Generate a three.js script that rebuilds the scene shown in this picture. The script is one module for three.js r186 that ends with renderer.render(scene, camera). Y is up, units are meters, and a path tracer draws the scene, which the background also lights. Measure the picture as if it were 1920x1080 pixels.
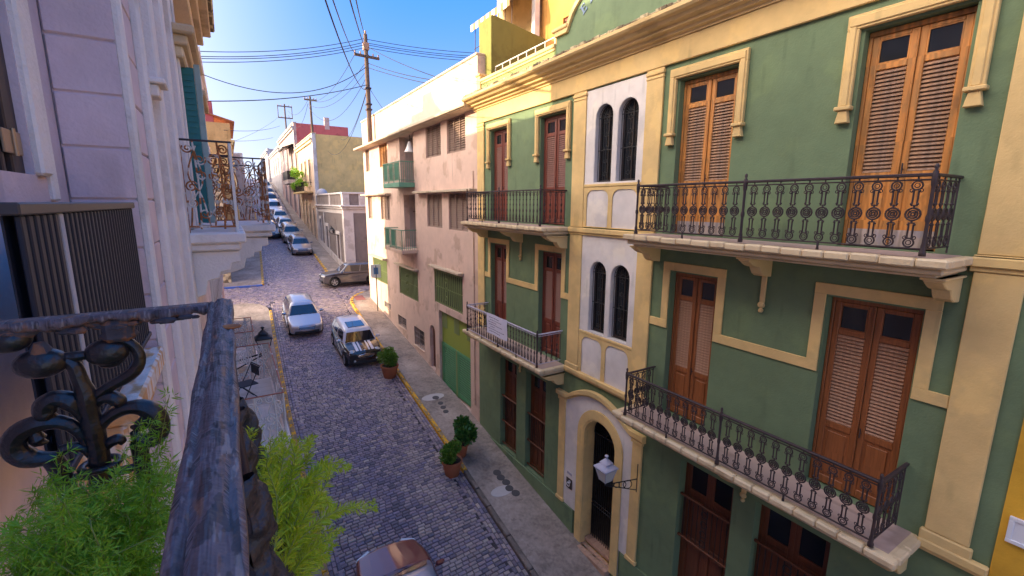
import * as THREE from 'three';
import { mergeGeometries } from 'three/addons/utils/BufferGeometryUtils.js';
import { FontLoader } from 'three/addons/loaders/FontLoader.js';
import { TextGeometry } from 'three/addons/geometries/TextGeometry.js';

// ---------------------------------------------------------------- camera, sky, sun, exposure
const scene = new THREE.Scene();
const R = THREE.MathUtils.degToRad;
const CY = 11.2;                                  // eye height above the road under the balcony
const camera = new THREE.PerspectiveCamera(64.65, 16 / 9, 0.05, 900);
camera.rotation.order = 'YXZ';
camera.position.set(0, CY, 0);
camera.rotation.set(R(-10.466), R(-31.661), R(0.41));
const renderer = new THREE.WebGLRenderer({ antialias: true });
renderer.setSize(1024, 576);
renderer.shadowMap.enabled = true;
renderer.toneMapping = THREE.LinearToneMapping;
renderer.toneMappingExposure = 1.78;

const SUN = new THREE.Vector3(-0.88, 0.27, -0.28).normalize();
const sun = new THREE.DirectionalLight(new THREE.Color().setRGB(1, 0.80, 0.52), 4.6);
sun.position.copy(SUN).multiplyScalar(120).add(new THREE.Vector3(4, 10, -30));
sun.target.position.set(4, 10, -30);
sun.castShadow = true; sun.shadow.radius = 1.2; sun.shadow.mapSize.set(4096, 4096);
Object.assign(sun.shadow.camera, { left: -80, right: 80, top: 60, bottom: -60, near: 1, far: 320 });
scene.add(sun, sun.target);

{ // late clear sky: pale at the horizon, deep blue above, warm and bright round the low sun
  const W = 512, H = 256, d = new Float32Array(W * H * 4);
  for (let j = 0; j < H; j++) for (let i = 0; i < W; i++) {
    const el = ((j + 0.5) / H - 0.5) * Math.PI, az = ((i + 0.5) / W - 0.5) * 2 * Math.PI;   // three: u = atan2(z, x) / 2pi + 0.5
    const x = Math.cos(el) * Math.cos(az), y = Math.sin(el), z = Math.cos(el) * Math.sin(az);
    const c = Math.max(-1, Math.min(1, x * SUN.x + y * SUN.y + z * SUN.z)), a = Math.acos(c);
    const s = Math.max(0, Math.min(1, Math.sin(Math.max(0, el)) / 0.42)), k = Math.pow(1 - s, 1.7);
    const lo = [0.55, 0.60, 0.68], hi = [0.056, 0.245, 0.74];
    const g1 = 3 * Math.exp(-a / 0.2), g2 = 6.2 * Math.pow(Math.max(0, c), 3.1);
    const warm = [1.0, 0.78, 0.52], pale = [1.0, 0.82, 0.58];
    for (let q = 0; q < 3; q++) {
      let v = hi[q] + (lo[q] - hi[q]) * k;
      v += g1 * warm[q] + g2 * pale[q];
      if (el < 0) v *= 0.6;
      d[(j * W + i) * 4 + q] = v;
    }
    d[(j * W + i) * 4 + 3] = 1;
  }
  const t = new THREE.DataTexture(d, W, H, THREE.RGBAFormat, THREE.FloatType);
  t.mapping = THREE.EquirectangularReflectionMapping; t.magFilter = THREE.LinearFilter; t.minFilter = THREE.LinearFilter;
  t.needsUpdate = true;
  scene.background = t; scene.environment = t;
}

// ---------------------------------------------------------------- helpers
let seed = 20240;
function rnd() { seed |= 0; seed = seed + 0x6D2B79F5 | 0; let t = Math.imul(seed ^ seed >>> 15, 1 | seed); t = t + Math.imul(t ^ t >>> 7, 61 | t) ^ t; return ((t ^ t >>> 14) >>> 0) / 4294967296; }
const rr = (a, b) => a + (b - a) * rnd();
const used = {};
function numbered(n) { used[n] = (used[n] || 0) + 1; return used[n] === 1 ? n : n + '_' + String(used[n] - 1).padStart(3, '0'); }
const V3 = (x, y, z) => new THREE.Vector3(x, y, z);

function prep(g) {                                  // position + normal + metre uv by the face's main direction
  if (g.index) g = g.toNonIndexed(); else if (g.userData.shared) g = g.clone();
  for (const k of Object.keys(g.attributes)) if (!['position', 'normal', 'color'].includes(k)) g.deleteAttribute(k);
  if (!g.attributes.normal) g.computeVertexNormals();
  return g;
}
function metreUV(g) {
  const p = g.attributes.position, n = p.count, uv = new Float32Array(n * 2), a = V3(), b = V3(), c = V3(), N = V3();
  for (let i = 0; i < n; i += 3) {
    a.fromBufferAttribute(p, i); b.fromBufferAttribute(p, i + 1); c.fromBufferAttribute(p, i + 2);
    N.copy(b).sub(a).cross(c.clone().sub(a));
    const x = Math.abs(N.x), y = Math.abs(N.y), z = Math.abs(N.z);
    for (let k = 0; k < 3; k++) {
      const X = p.getX(i + k), Y = p.getY(i + k), Z = p.getZ(i + k);
      let u, v;
      if (x >= y && x >= z) { u = Z; v = Y; } else if (y >= z) { u = X; v = Z; } else { u = X; v = Y; }
      uv[(i + k) * 2] = u; uv[(i + k) * 2 + 1] = v;
    }
  }
  g.setAttribute('uv', new THREE.BufferAttribute(uv, 2));
  return g;
}
function join(geos) {
  const l = (Array.isArray(geos) ? geos : [geos]).map(prep);
  const g = l.length === 1 ? l[0] : mergeGeometries(l);
  return metreUV(g);
}
function mesh(name, geos, m, parent, keepName) {
  const g = geos.userData && geos.userData.done ? geos : join(geos);
  const o = new THREE.Mesh(g, m);
  o.name = parent && parent !== scene ? name : numbered(name);
  o.castShadow = o.receiveShadow = true;
  (parent || scene).add(o);
  return o;
}
const done = geos => { const g = join(geos); g.userData.done = true; return g; };
function tag(o, label, category, group, kind) { if (label) o.userData.label = label; if (category) o.userData.category = category; if (group) o.userData.group = group; if (kind) o.userData.kind = kind; return o; }
function thing(name, label, category, pos = [0, 0, 0], turn = 0, group) {
  const o = new THREE.Group(); o.name = numbered(name); scene.add(o); o.position.set(...pos); o.rotation.y = turn;
  return tag(o, label, category, group);
}
function part(name, parent) { const o = new THREE.Group(); o.name = name; parent.add(o); return o; }
function dup(root, label) { const c = root.clone(); c.name = numbered(root.name.replace(/_\d\d\d$/, '')); c.userData = { ...root.userData }; if (label) c.userData.label = label; scene.add(c); return c; }

const box = (x0, x1, y0, y1, z0, z1) => new THREE.BoxGeometry(Math.abs(x1 - x0), Math.abs(y1 - y0), Math.abs(z1 - z0)).translate((x0 + x1) / 2, (y0 + y1) / 2, (z0 + z1) / 2);
function cbox(x0, x1, y0, y1, z0, z1, c = 0.01) {  // chamfered box, 44 triangles
  if (x0 > x1) [x0, x1] = [x1, x0]; if (y0 > y1) [y0, y1] = [y1, y0]; if (z0 > z1) [z0, z1] = [z1, z0];
  c = Math.min(c, (x1 - x0) * 0.4, (y1 - y0) * 0.4, (z1 - z0) * 0.4);
  const X = [x0, x1], Y = [y0, y1], Z = [z0, z1], pos = [], mid = V3((x0 + x1) / 2, (y0 + y1) / 2, (z0 + z1) / 2);
  const v = (i, j, k, ax) => V3(X[i] + (ax !== 0 ? (i ? -c : c) : 0), Y[j] + (ax !== 1 ? (j ? -c : c) : 0), Z[k] + (ax !== 2 ? (k ? -c : c) : 0));
  const tri = (a, b, d) => {
    const n = b.clone().sub(a).cross(d.clone().sub(a)), m = a.clone().add(b).add(d).divideScalar(3).sub(mid);
    if (n.dot(m) < 0) [b, d] = [d, b];
    pos.push(a.x, a.y, a.z, b.x, b.y, b.z, d.x, d.y, d.z);
  };
  const quad = (a, b, d, e) => { tri(a, b, d); tri(a, d, e); };
  for (const s of [0, 1]) {
    quad(v(s, 0, 0, 0), v(s, 1, 0, 0), v(s, 1, 1, 0), v(s, 0, 1, 0));
    quad(v(0, s, 0, 1), v(1, s, 0, 1), v(1, s, 1, 1), v(0, s, 1, 1));
    quad(v(0, 0, s, 2), v(1, 0, s, 2), v(1, 1, s, 2), v(0, 1, s, 2));
    for (const t of [0, 1]) {
      quad(v(s, t, 0, 0), v(s, t, 1, 0), v(s, t, 1, 1), v(s, t, 0, 1));
      quad(v(s, 0, t, 0), v(s, 1, t, 0), v(s, 1, t, 2), v(s, 0, t, 2));
      quad(v(0, s, t, 1), v(1, s, t, 1), v(1, s, t, 2), v(0, s, t, 2));
      for (const u of [0, 1]) tri(v(s, t, u, 0), v(s, t, u, 1), v(s, t, u, 2));
    }
  }
  const g = new THREE.BufferGeometry(); g.setAttribute('position', new THREE.Float32BufferAttribute(pos, 3)); g.computeVertexNormals(); return g;
}
function flip(g) { g = g.index ? g.toNonIndexed() : g; for (const k of Object.keys(g.attributes)) { const a = g.attributes[k], n = a.itemSize; for (let i = 0; i < a.count; i += 3) for (let q = 0; q < n; q++) { const t = a.array[(i + 1) * n + q]; a.array[(i + 1) * n + q] = a.array[(i + 2) * n + q]; a.array[(i + 2) * n + q] = t; } } return g; }
const poly = (pts, holes = []) => { const s = new THREE.Shape(pts.map(p => new THREE.Vector2(p[0], p[1]))); for (const h of holes) s.holes.push(new THREE.Path(h.map(p => new THREE.Vector2(p[0], p[1])))); return s; };
const rect = (a0, a1, b0, b1) => [[a0, b0], [a1, b0], [a1, b1], [a0, b1]];
function arch(a0, a1, b0, bt, n = 12) {             // round headed opening
  const r = (a1 - a0) / 2, c = (a0 + a1) / 2, s = bt - r, p = [[a0, b0], [a1, b0]];
  for (let i = 0; i <= n; i++) p.push([c + r * Math.cos(Math.PI * i / n), s + r * Math.sin(Math.PI * i / n)]);
  return p;
}
function ext(shape, depth, bevel = 0, curve = 8) { return new THREE.ExtrudeGeometry(shape, { depth: depth - 2 * bevel, steps: 1, curveSegments: curve, bevelEnabled: bevel > 0, bevelSize: bevel, bevelThickness: bevel, bevelSegments: 1, bevelOffset: -bevel }).translate(0, 0, bevel); }
const MZY = new THREE.Matrix4().set(0, 0, 1, 0, 0, 1, 0, 0, 1, 0, 0, 0, 0, 0, 0, 1);
const MXZ = new THREE.Matrix4().set(1, 0, 0, 0, 0, 0, 1, 0, 0, 1, 0, 0, 0, 0, 0, 1);
const extX = (pts, holes, x0, x1, bevel) => flip(ext(poly(pts, holes), x1 - x0, bevel).applyMatrix4(MZY)).translate(x0, 0, 0);   // drawn in (z, y), thick along x
const extZ = (pts, holes, z0, z1, bevel) => ext(poly(pts, holes), z1 - z0, bevel).translate(0, 0, z0);                             // drawn in (x, y), thick along z
const extY = (pts, holes, y0, y1, bevel) => flip(ext(poly(pts, holes), y1 - y0, bevel).applyMatrix4(MXZ)).translate(0, y0, 0);      // drawn in (x, z), thick along y
function rod(a, b, r, n = 6, r2 = r) {
  const A = V3(...a), Bv = V3(...b), d = Bv.clone().sub(A), g = new THREE.CylinderGeometry(r2, r, d.length(), n, 1, false);
  g.applyQuaternion(new THREE.Quaternion().setFromUnitVectors(V3(0, 1, 0), d.clone().normalize()));
  return g.translate((A.x + Bv.x) / 2, (A.y + Bv.y) / 2, (A.z + Bv.z) / 2);
}
function tube(pts, r, seg = 24, n = 6) { return new THREE.TubeGeometry(new THREE.CatmullRomCurve3(pts.map(p => V3(...p))), seg, r, n); }
function taperTube(pts, rad, seg = 28, n = 8) {      // radius given along the way
  const cv = new THREE.CatmullRomCurve3(pts.map(p => V3(...p))), g = new THREE.TubeGeometry(cv, seg, 1, n), P = g.attributes.position;
  for (let i = 0; i <= seg; i++) {
    const c = cv.getPointAt(i / seg), f = i / seg * (rad.length - 1), k = Math.min(rad.length - 2, Math.floor(f)), r = rad[k] + (rad[k + 1] - rad[k]) * (f - k);
    for (let j = 0; j <= n; j++) { const q = i * (n + 1) + j; P.setXYZ(q, c.x + (P.getX(q) - c.x) * r, c.y + (P.getY(q) - c.y) * r, c.z + (P.getZ(q) - c.z) * r); }
  }
  g.computeVertexNormals(); return g;
}
const ring = (R_, r, n = 14, m = 5, arc = Math.PI * 2) => new THREE.TorusGeometry(R_, r, m, n, arc);
function lathe(pts, n = 16) { return new THREE.LatheGeometry(pts.map(p => new THREE.Vector2(p[0], p[1])), n); }

// pixel -> direction of the photograph's lens (used only to place traced things on a known plane)
camera.updateMatrixWorld();
const dirPx = (x, y) => V3((x - 960) / 853.4, -(y - 540) / 853.4, -1).applyQuaternion(camera.quaternion);
const pxZ = (x, y, z) => { const d = dirPx(x, y); return V3(0, CY, 0).addScaledVector(d, z / d.z); };
const pxX = (x, y, X) => { const d = dirPx(x, y); return V3(0, CY, 0).addScaledVector(d, X / d.x); };

// ---------------------------------------------------------------- textures
function lattice(n, s) { const a = new Float32Array(n * n); let q = s; for (let i = 0; i < n * n; i++) { q = (q * 1664525 + 1013904223) >>> 0; a[i] = q / 4294967296; } return a; }
function noise2(n, s) { const L = lattice(n, s); return (u, v) => { u = ((u % 1) + 1) % 1 * n; v = ((v % 1) + 1) % 1 * n; const i = Math.floor(u), j = Math.floor(v), f = u - i, g = v - j, a = f * f * (3 - 2 * f), b = g * g * (3 - 2 * g), I = (i + 1) % n, J = (j + 1) % n; const ii = i % n, jj = j % n; return (L[jj * n + ii] * (1 - a) + L[jj * n + I] * a) * (1 - b) + (L[J * n + ii] * (1 - a) + L[J * n + I] * a) * b; }; }
function fbm(base, oct, s) { const f = []; for (let o = 0; o < oct; o++) f.push(noise2(base << o, s + o * 77)); return (u, v) => { let r = 0, a = 0.5, t = 0; for (const n of f) { r += a * n(u, v); t += a; a *= 0.55; } return r / t; }; }
function tex(size, metres, fn, srgb = true) {
  const d = new Uint8Array(size * size * 4);
  for (let j = 0; j < size; j++) for (let i = 0; i < size; i++) {
    let c = fn(i / size, j / size); if (typeof c === 'number') c = [c, c, c];
    for (let q = 0; q < 3; q++) { let v = Math.max(0, Math.min(1, c[q])); if (srgb) v = v <= 0.0031308 ? v * 12.92 : 1.055 * Math.pow(v, 1 / 2.4) - 0.055; d[(j * size + i) * 4 + q] = v * 255; }
    d[(j * size + i) * 4 + 3] = 255;
  }
  const t = new THREE.DataTexture(d, size, size); t.wrapS = t.wrapT = THREE.RepeatWrapping; t.magFilter = THREE.LinearFilter; t.minFilter = THREE.LinearMipmapLinearFilter; t.generateMipmaps = true;
  t.repeat.set(1 / metres, 1 / metres); if (srgb) t.colorSpace = THREE.SRGBColorSpace; t.needsUpdate = true; return t;
}
const clampS = (a, b, x) => { const t = Math.max(0, Math.min(1, (x - a) / (b - a))); return t * t * (3 - 2 * t); };
const nA = fbm(4, 6, 11), nB = fbm(8, 5, 99), nC = fbm(24, 4, 301), nD = fbm(3, 4, 512), nE = fbm(64, 3, 808);
const NG = noise2(40, 21), NH = noise2(120, 22);
const sk = noise2(40, 700), sk2 = noise2(5, 701);
const lerp3 = (a, b, t) => [a[0] + (b[0] - a[0]) * t, a[1] + (b[1] - a[1]) * t, a[2] + (b[2] - a[2]) * t];
const T = {
  // painted render: patchy fading, grain, faint runs
  plaster: tex(512, 4.3, (u, v) => { const a = nA(u, v), c = nC(u, v), s = clampS(0.62, 0.9, sk(u, v * 0.12 + 0.3)) * clampS(0.45, 0.75, nB(u, v)); const b2 = nB(u + 0.61, v + 0.17), k = 0.70 + 0.40 * a + 0.16 * (c - 0.5) - 0.14 * s + 0.10 * clampS(0.55, 0.7, b2); return [k * (0.97 + 0.06 * b2), k, k * (1.0 - 0.07 * clampS(0.5, 0.7, b2))]; }),
  // older render: stains, worn patches showing grey, runs of dirt
  worn: tex(512, 5.1, (u, v) => { const a = nA(u, v), b = nB(u + 0.37, v), c = nC(u, v); const dirt = clampS(0.56, 0.72, b) * 0.32, run = clampS(0.6, 0.9, sk(u * 1, v * 0.08)) * clampS(0.45, 0.7, a) * 0.22; let k = 0.84 + 0.22 * (a - 0.2) + 0.12 * (c - 0.5) - dirt * 0.6 - run; return [k, k * (1 - dirt * 0.10), k * (1 - dirt * 0.22)]; }),
  moss: tex(512, 2.2, (u, v) => { const a = nB(u, v), c = nC(u, v), t = clampS(0.42, 0.62, a); return lerp3([0.62, 0.52, 0.34], [0.13, 0.10, 0.07], t * 0.9).map(x => x * (0.75 + 0.5 * c)); }),
  bump: tex(512, 1.3, (u, v) => 0.55 * nB(u, v) + 0.45 * nE(u, v), false),
  lumps: tex(256, 0.22, (u, v) => 0.6 * nA(u, v) + 0.4 * nC(u, v), false),
  wood: tex(512, 0.9, (u, v) => { const w = nD(u, v) * 0.05, g = 0.5 * noiseG(u * 1 + w, v * 0.06) + 0.5 * noiseH(u + w, v * 0.03); const f = nC(u * 2, v * 0.2); const k = 0.55 + 0.62 * g * 0.8 + 0.16 * (f - 0.5); return [k, k * 0.96, k * 0.9]; }),
  oldwood: tex(512, 1.1, (u, v) => { const w = nD(u, v) * 0.05, g = noiseG(u + w, v * 0.05), p = clampS(0.50, 0.63, nB(u, v * 0.5)); const k = 0.50 + 0.62 * g, dk = clampS(0.55, 0.72, nA(u + 0.4, v * 0.7)); const c0 = lerp3([k, k * 0.93, k * 0.84], [0.58 * k + 0.12, 0.60 * k + 0.15, 0.66 * k + 0.22], p * 0.7); return lerp3(c0, c0.map(x => x * 0.5), dk * 0.6); }),
  rust: tex(512, 0.35, (u, v) => { const a = nA(u, v), b = nB(u, v), c = nC(u, v), t = clampS(0.55, 0.68, b) ; return lerp3([0.055, 0.050, 0.060].map(x => x * (0.7 + 0.9 * c)), [0.30, 0.115, 0.04].map(x => x * (0.5 + c)), t * 0.75); }),
  rail: tex(1024, 0.5, (u, v) => { const a = nA(u, v), st = nE(u * 2, v * 0.14), b = nB(u * 3, v), c = nE(u, v), chip = clampS(0.60, 0.66, nC(u * 2 + 0.31, v * 0.8)), wear = clampS(0.66, 0.74, nC(u * 3 + 0.5, v * 0.5)); let k = [0.125, 0.092, 0.100].map(x => x * (0.35 + 0.75 * st + 0.55 * a + 0.5 * (c - 0.5))); k = lerp3(k, [0.030, 0.024, 0.026], chip * 0.7); k = lerp3(k, [0.27, 0.115, 0.05], clampS(0.62, 0.7, b) * 0.55); return lerp3(k, [0.40, 0.34, 0.31], wear * 0.4); }),
  railBump: tex(1024, 0.5, (u, v) => 0.45 * nE(u * 2, v * 0.14) + 0.3 * nC(u * 2 + 0.31, v * 0.8) + 0.25 * nE(u, v), false),
  rustpaint: tex(512, 0.7, (u, v) => { const b = nB(u, v), c = nC(u, v), t = clampS(0.40, 0.50, b + 0.12 * (c - 0.5)); return lerp3([0.62, 0.58, 0.54].map(x => x * (0.8 + 0.3 * c)), [0.34, 0.12, 0.035].map(x => x * (0.45 + 1.1 * c)), t); }),
  stain: tex(512, 1.3, (u, v) => { const b = nB(u, v), c = nC(u, v), t = clampS(0.42, 0.60, 0.6 * b + 0.4 * sk(u, v * 0.2)); return lerp3([0.74, 0.66, 0.60], [0.60, 0.28, 0.06], t * 0.85).map(x => x * (0.8 + 0.35 * c)); }),
  concrete: tex(1024, 4.7, (u, v) => { const a = nA(u, v), b = nB(u, v), c = nE(u, v), sp = clampS(0.68, 0.74, nC(u + 0.3, v)), sc = clampS(0.60, 0.72, nB(u + 0.5, v + 0.2)); let k = 0.44 + 0.75 * (a - 0.28) + 0.34 * (c - 0.5); let r = [k, k * 0.95, k * 0.89]; r = lerp3(r, [0.30, 0.26, 0.23], sp * 0.45); return lerp3(r, [0.92, 0.86, 0.80], sc * 0.30); }),
  yellow: tex(512, 1.9, (u, v) => { const b = nB(u, v), c = nC(u, v), t = clampS(0.50, 0.58, 0.65 * b + 0.35 * c); return lerp3([0.88, 0.46, 0.02], [0.27, 0.20, 0.13], t * 0.85).map(x => x * (0.78 + 0.35 * nE(u, v))); }),
  blue: tex(256, 1.9, (u, v) => { const t = clampS(0.54, 0.64, nB(u, v)); return lerp3([0.05, 0.13, 0.48], [0.22, 0.2, 0.2], t * 0.6); }),
  asphalt: tex(512, 6.1, (u, v) => { const a = nA(u, v), c = nE(u, v); const k = 0.6 + 0.5 * a + 0.5 * (c - 0.5); return [k, k * 0.98, k]; }),
  patch: tex(1024, 16, (u, v) => { const a = nA(u, v), c = nE(u * 3, v * 3), k = 0.55 + 0.7 * a + 0.5 * (c - 0.5); return [k, k, k]; }),
  banner: null,
};
function noiseG(u, v) { return NG(u, v); } function noiseH(u, v) { return NH(u, v); }
// ---------------------------------------------------------------- materials
const C = (r, g, b) => new THREE.Color().setRGB(r, g, b);
function mat(c, rough = 0.8, o = {}) { const m = new (o.clearcoat || o.transmission || o.sheen ? THREE.MeshPhysicalMaterial : THREE.MeshStandardMaterial)({ color: C(...c), roughness: rough, metalness: 0, side: THREE.DoubleSide, ...o }); return m; }
const pl = (c, o = {}) => mat(c, 0.86, { map: T.plaster, bumpMap: T.bump, bumpScale: 0.006, ...o });
const wn = (c, o = {}) => mat(c, 0.9, { map: T.worn, bumpMap: T.bump, bumpScale: 0.01, ...o });
const M = {
  green: pl([0.165, 0.235, 0.125]), greenOlive: wn([0.23, 0.22, 0.05]), greenPar: wn([0.26, 0.33, 0.12]),
  cream: pl([0.80, 0.555, 0.235]), creamW: wn([0.80, 0.57, 0.26]), white: pl([0.80, 0.735, 0.70]), slab: wn([0.80, 0.62, 0.38]), slabTop: wn([0.54, 0.38, 0.31]),
  coping: mat([0.9, 0.85, 0.75], 0.95, { map: T.moss, bumpMap: T.bump, bumpScale: 0.02 }),
  doorGold: mat([0.66, 0.285, 0.070], 0.55, { map: T.oldwood, bumpMap: T.wood, bumpScale: 0.002 }), slatGold: mat([0.44, 0.26, 0.16], 0.7, { map: T.oldwood }),
  doorBrown: mat([0.35, 0.120, 0.040], 0.45, { map: T.wood, bumpMap: T.wood, bumpScale: 0.0015 }), slatBrown: mat([0.42, 0.215, 0.13], 0.55, { map: T.wood }),
  doorRed: mat([0.23, 0.060, 0.040], 0.45, { map: T.wood, bumpMap: T.wood, bumpScale: 0.0015 }), slatRed: mat([0.30, 0.14, 0.12], 0.55, { map: T.wood }),
  doorDark: mat([0.17, 0.052, 0.022], 0.42, { map: T.wood, bumpMap: T.wood, bumpScale: 0.0015 }), greyWood: mat([0.46, 0.39, 0.38], 0.85, { map: T.oldwood }),
  glass: mat([0.016, 0.018, 0.022], 0.06), frameDark: mat([0.045, 0.030, 0.026], 0.6),
  iron: mat([0.062, 0.042, 0.044], 0.55, { metalness: 0.2, map: T.asphalt }), ironBlack: mat([0.018, 0.018, 0.021], 0.5, { metalness: 0.2 }), ironRail: mat([1, 1, 1], 0.6, { map: T.rail, bumpMap: T.railBump, bumpScale: 0.006 }),
  ironGloss: mat([0.012, 0.011, 0.014], 0.38, { bumpMap: T.lumps, bumpScale: 0.007, clearcoat: 0.35, clearcoatRoughness: 0.3 }), ironLeaf: mat([0.030, 0.026, 0.030], 0.5, { bumpMap: T.lumps, bumpScale: 0.012 }), rust: mat([1, 1, 1], 0.8, { map: T.rust, bumpMap: T.lumps, bumpScale: 0.004 }),
  rustPaint: mat([1, 1, 1], 0.75, { map: T.rustpaint }), whiteIron: mat([0.74, 0.70, 0.66], 0.6), redPaint: mat([0.42, 0.14, 0.08], 0.6, { map: T.worn }),
  pink: wn([0.76, 0.545, 0.445]), pinkTrim: wn([0.74, 0.54, 0.40]), ledge: wn([0.62, 0.50, 0.36]), jal: mat([0.30, 0.205, 0.165], 0.7), jalSunlit: mat([0.55, 0.27, 0.10], 0.6, { map: T.wood }), greenGrille: mat([0.23, 0.29, 0.11], 0.55), greenBack: mat([0.06, 0.085, 0.035], 0.7), greenGate: mat([0.095, 0.29, 0.135], 0.5), greenGateUp: mat([0.26, 0.32, 0.05], 0.6), greenBal: mat([0.13, 0.34, 0.225], 0.55, { map: T.worn }), recess: pl([0.50, 0.40, 0.37]),
  lilac: pl([0.74, 0.585, 0.625]), lilacLt: pl([0.80, 0.67, 0.67]), whiteTrim: wn([0.90, 0.81, 0.76]), teal: mat([0.025, 0.21, 0.215], 0.6, { map: T.worn }), tealLt: mat([0.38, 0.50, 0.46], 0.7, { map: T.worn }), brownDoor: mat([0.055, 0.036, 0.036], 0.5, { map: T.wood }), brass: mat([0.42, 0.30, 0.20], 0.45, { metalness: 0.6 }),
  blackSlat: mat([0.014, 0.017, 0.030], 0.62), blackCap: mat([0.06, 0.055, 0.055], 0.5), stain: mat([1, 1, 1], 0.8, { map: T.stain, bumpMap: T.bump, bumpScale: 0.01 }), creamStone: wn([0.80, 0.62, 0.40]), brownStone: mat([1, 1, 1], 0.95, { map: T.moss, bumpMap: T.bump, bumpScale: 0.02 }),
  grey: wn([0.265, 0.215, 0.195]), greyWhite: wn([0.74, 0.66, 0.61]), yellowFar: pl([0.74, 0.51, 0.20]), redFar: wn([0.56, 0.125, 0.125]), pinkFar: wn([0.56, 0.38, 0.35]), whiteFar: wn([0.52, 0.48, 0.48]), greyFar: wn([0.50, 0.48, 0.50]), orangeFar: wn([0.72, 0.42, 0.16]), tileFar: mat([0.50, 0.17, 0.075], 0.85, { map: T.worn }), bluePink: wn([0.52, 0.50, 0.56]),
  ochre: pl([0.78, 0.42, 0.035]), orangeWall: pl([0.62, 0.30, 0.07]),
  concrete: mat([0.56, 0.47, 0.415], 0.85, { map: T.concrete, bumpMap: T.bump, bumpScale: 0.008 }), kerb: mat([0.38, 0.31, 0.27], 0.9, { map: T.concrete, bumpMap: T.bump, bumpScale: 0.01 }), yellow: mat([1, 1, 1], 0.75, { map: T.yellow, bumpMap: T.bump, bumpScale: 0.008 }), blueK: mat([1, 1, 1], 0.7, { map: T.blue }),
  mortar: mat([0.075, 0.062, 0.068], 0.9, { map: T.patch }), roadFar: mat([0.26, 0.215, 0.25], 0.55, { map: T.patch, bumpMap: T.lumps, bumpScale: 0.01 }), earth: mat([0.20, 0.17, 0.14], 0.95, { map: T.asphalt }), whitePatch: mat([0.62, 0.56, 0.53], 0.9, { map: T.worn }), manhole: mat([0.085, 0.075, 0.075], 0.7, { bumpMap: T.lumps, bumpScale: 0.004 }),
  tile: mat([0.72, 0.645, 0.58], 0.5, { map: T.worn }), stepTile: mat([0.58, 0.36, 0.25], 0.55, { map: T.worn }), terracotta: mat([0.48, 0.150, 0.065], 0.8, { map: T.worn, bumpMap: T.lumps, bumpScale: 0.002 }), soil: mat([0.05, 0.035, 0.025], 1),
  tyre: mat([0.018, 0.018, 0.018], 0.85), rim: mat([0.50, 0.50, 0.52], 0.3, { metalness: 0.85 }), rimDark: mat([0.10, 0.10, 0.11], 0.4, { metalness: 0.6 }), chrome: mat([0.75, 0.75, 0.77], 0.12, { metalness: 1 }), lampGlass: mat([0.72, 0.72, 0.70], 0.1, { clearcoat: 1, clearcoatRoughness: 0.05 }), tail: mat([0.42, 0.018, 0.014], 0.2, { clearcoat: 1 }), plastic: mat([0.025, 0.025, 0.027], 0.6), carGlass: mat([0.014, 0.018, 0.024], 0.04, { clearcoat: 1, clearcoatRoughness: 0.02 }), plate: mat([0.7, 0.7, 0.66], 0.5),
  lantern: mat([0.52, 0.49, 0.58], 0.55, { map: T.worn }), frost: mat([0.78, 0.76, 0.72], 0.5, { transmission: 0.35, thickness: 0 }), pole: mat([0.205, 0.135, 0.095], 0.9, { map: T.oldwood, bumpMap: T.wood, bumpScale: 0.004 }), wire: mat([0.02, 0.02, 0.025], 0.7), ceramic: mat([0.42, 0.22, 0.12], 0.4), sign: mat([0.72, 0.72, 0.76], 0.5), signBlue: mat([0.06, 0.17, 0.40], 0.5), canvas: mat([0.78, 0.72, 0.62], 0.9), canvasBrown: mat([0.30, 0.17, 0.09], 0.9), letter: mat([0.19, 0.26, 0.37], 0.8),
  leaf: mat([0.15, 0.29, 0.022], 0.55, { transmission: 0.3, thickness: 0 }), leafDark: mat([0.065, 0.18, 0.022], 0.5, { transmission: 0.25, thickness: 0 }), fern: mat([0.52, 0.62, 0.012], 0.6, { transmission: 0.45, thickness: 0 }), fernDark: mat([0.27, 0.50, 0.012], 0.6, { transmission: 0.4, thickness: 0 }), stem: mat([0.22, 0.26, 0.06], 0.7),
};
const paint = (c, rough = 0.35, metal = 0.2) => mat(c, rough, { metalness: metal, clearcoat: 1, clearcoatRoughness: 0.06 });

// ---------------------------------------------------------------- ground
const GP = [[40, -5.7], [0, 0], [-9.3, 1.32], [-16, 2.32], [-24, 3.42], [-32.5, 4.60], [-43.5, 5.83], [-51, 6.74], [-60, 8.12], [-75, 10.55], [-90, 13.05], [-102, 14.8], [-116, 16.1], [-140, 16.8], [-220, 14], [-420, 0]];
function g(z) { for (let i = 0; i < GP.length - 1; i++) if (z <= GP[i][0] && z >= GP[i + 1][0]) { const t = (z - GP[i][0]) / (GP[i + 1][0] - GP[i][0]); return GP[i][1] + t * (GP[i + 1][1] - GP[i][1]); } return z > 0 ? -5.7 : 0; }
const slope = z => Math.atan((g(z - 0.6) - g(z + 0.6)) / 1.2);
const lin = (pts, z) => { for (let i = 0; i < pts.length - 1; i++) if (z <= pts[i][0] && z >= pts[i + 1][0]) return pts[i][1] + (z - pts[i][0]) / (pts[i + 1][0] - pts[i][0]) * (pts[i + 1][1] - pts[i][1]); return z > pts[0][0] ? pts[0][1] : pts[pts.length - 1][1]; };
const KL = z => lin([[8, 1.36], [-11, 1.39], [-20, 1.44], [-27, 1.62], [-33, 1.83], [-37, 1.75], [-50, 2.38], [-70, 3.1], [-95, 3.7]], z);   // kerb lines
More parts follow.
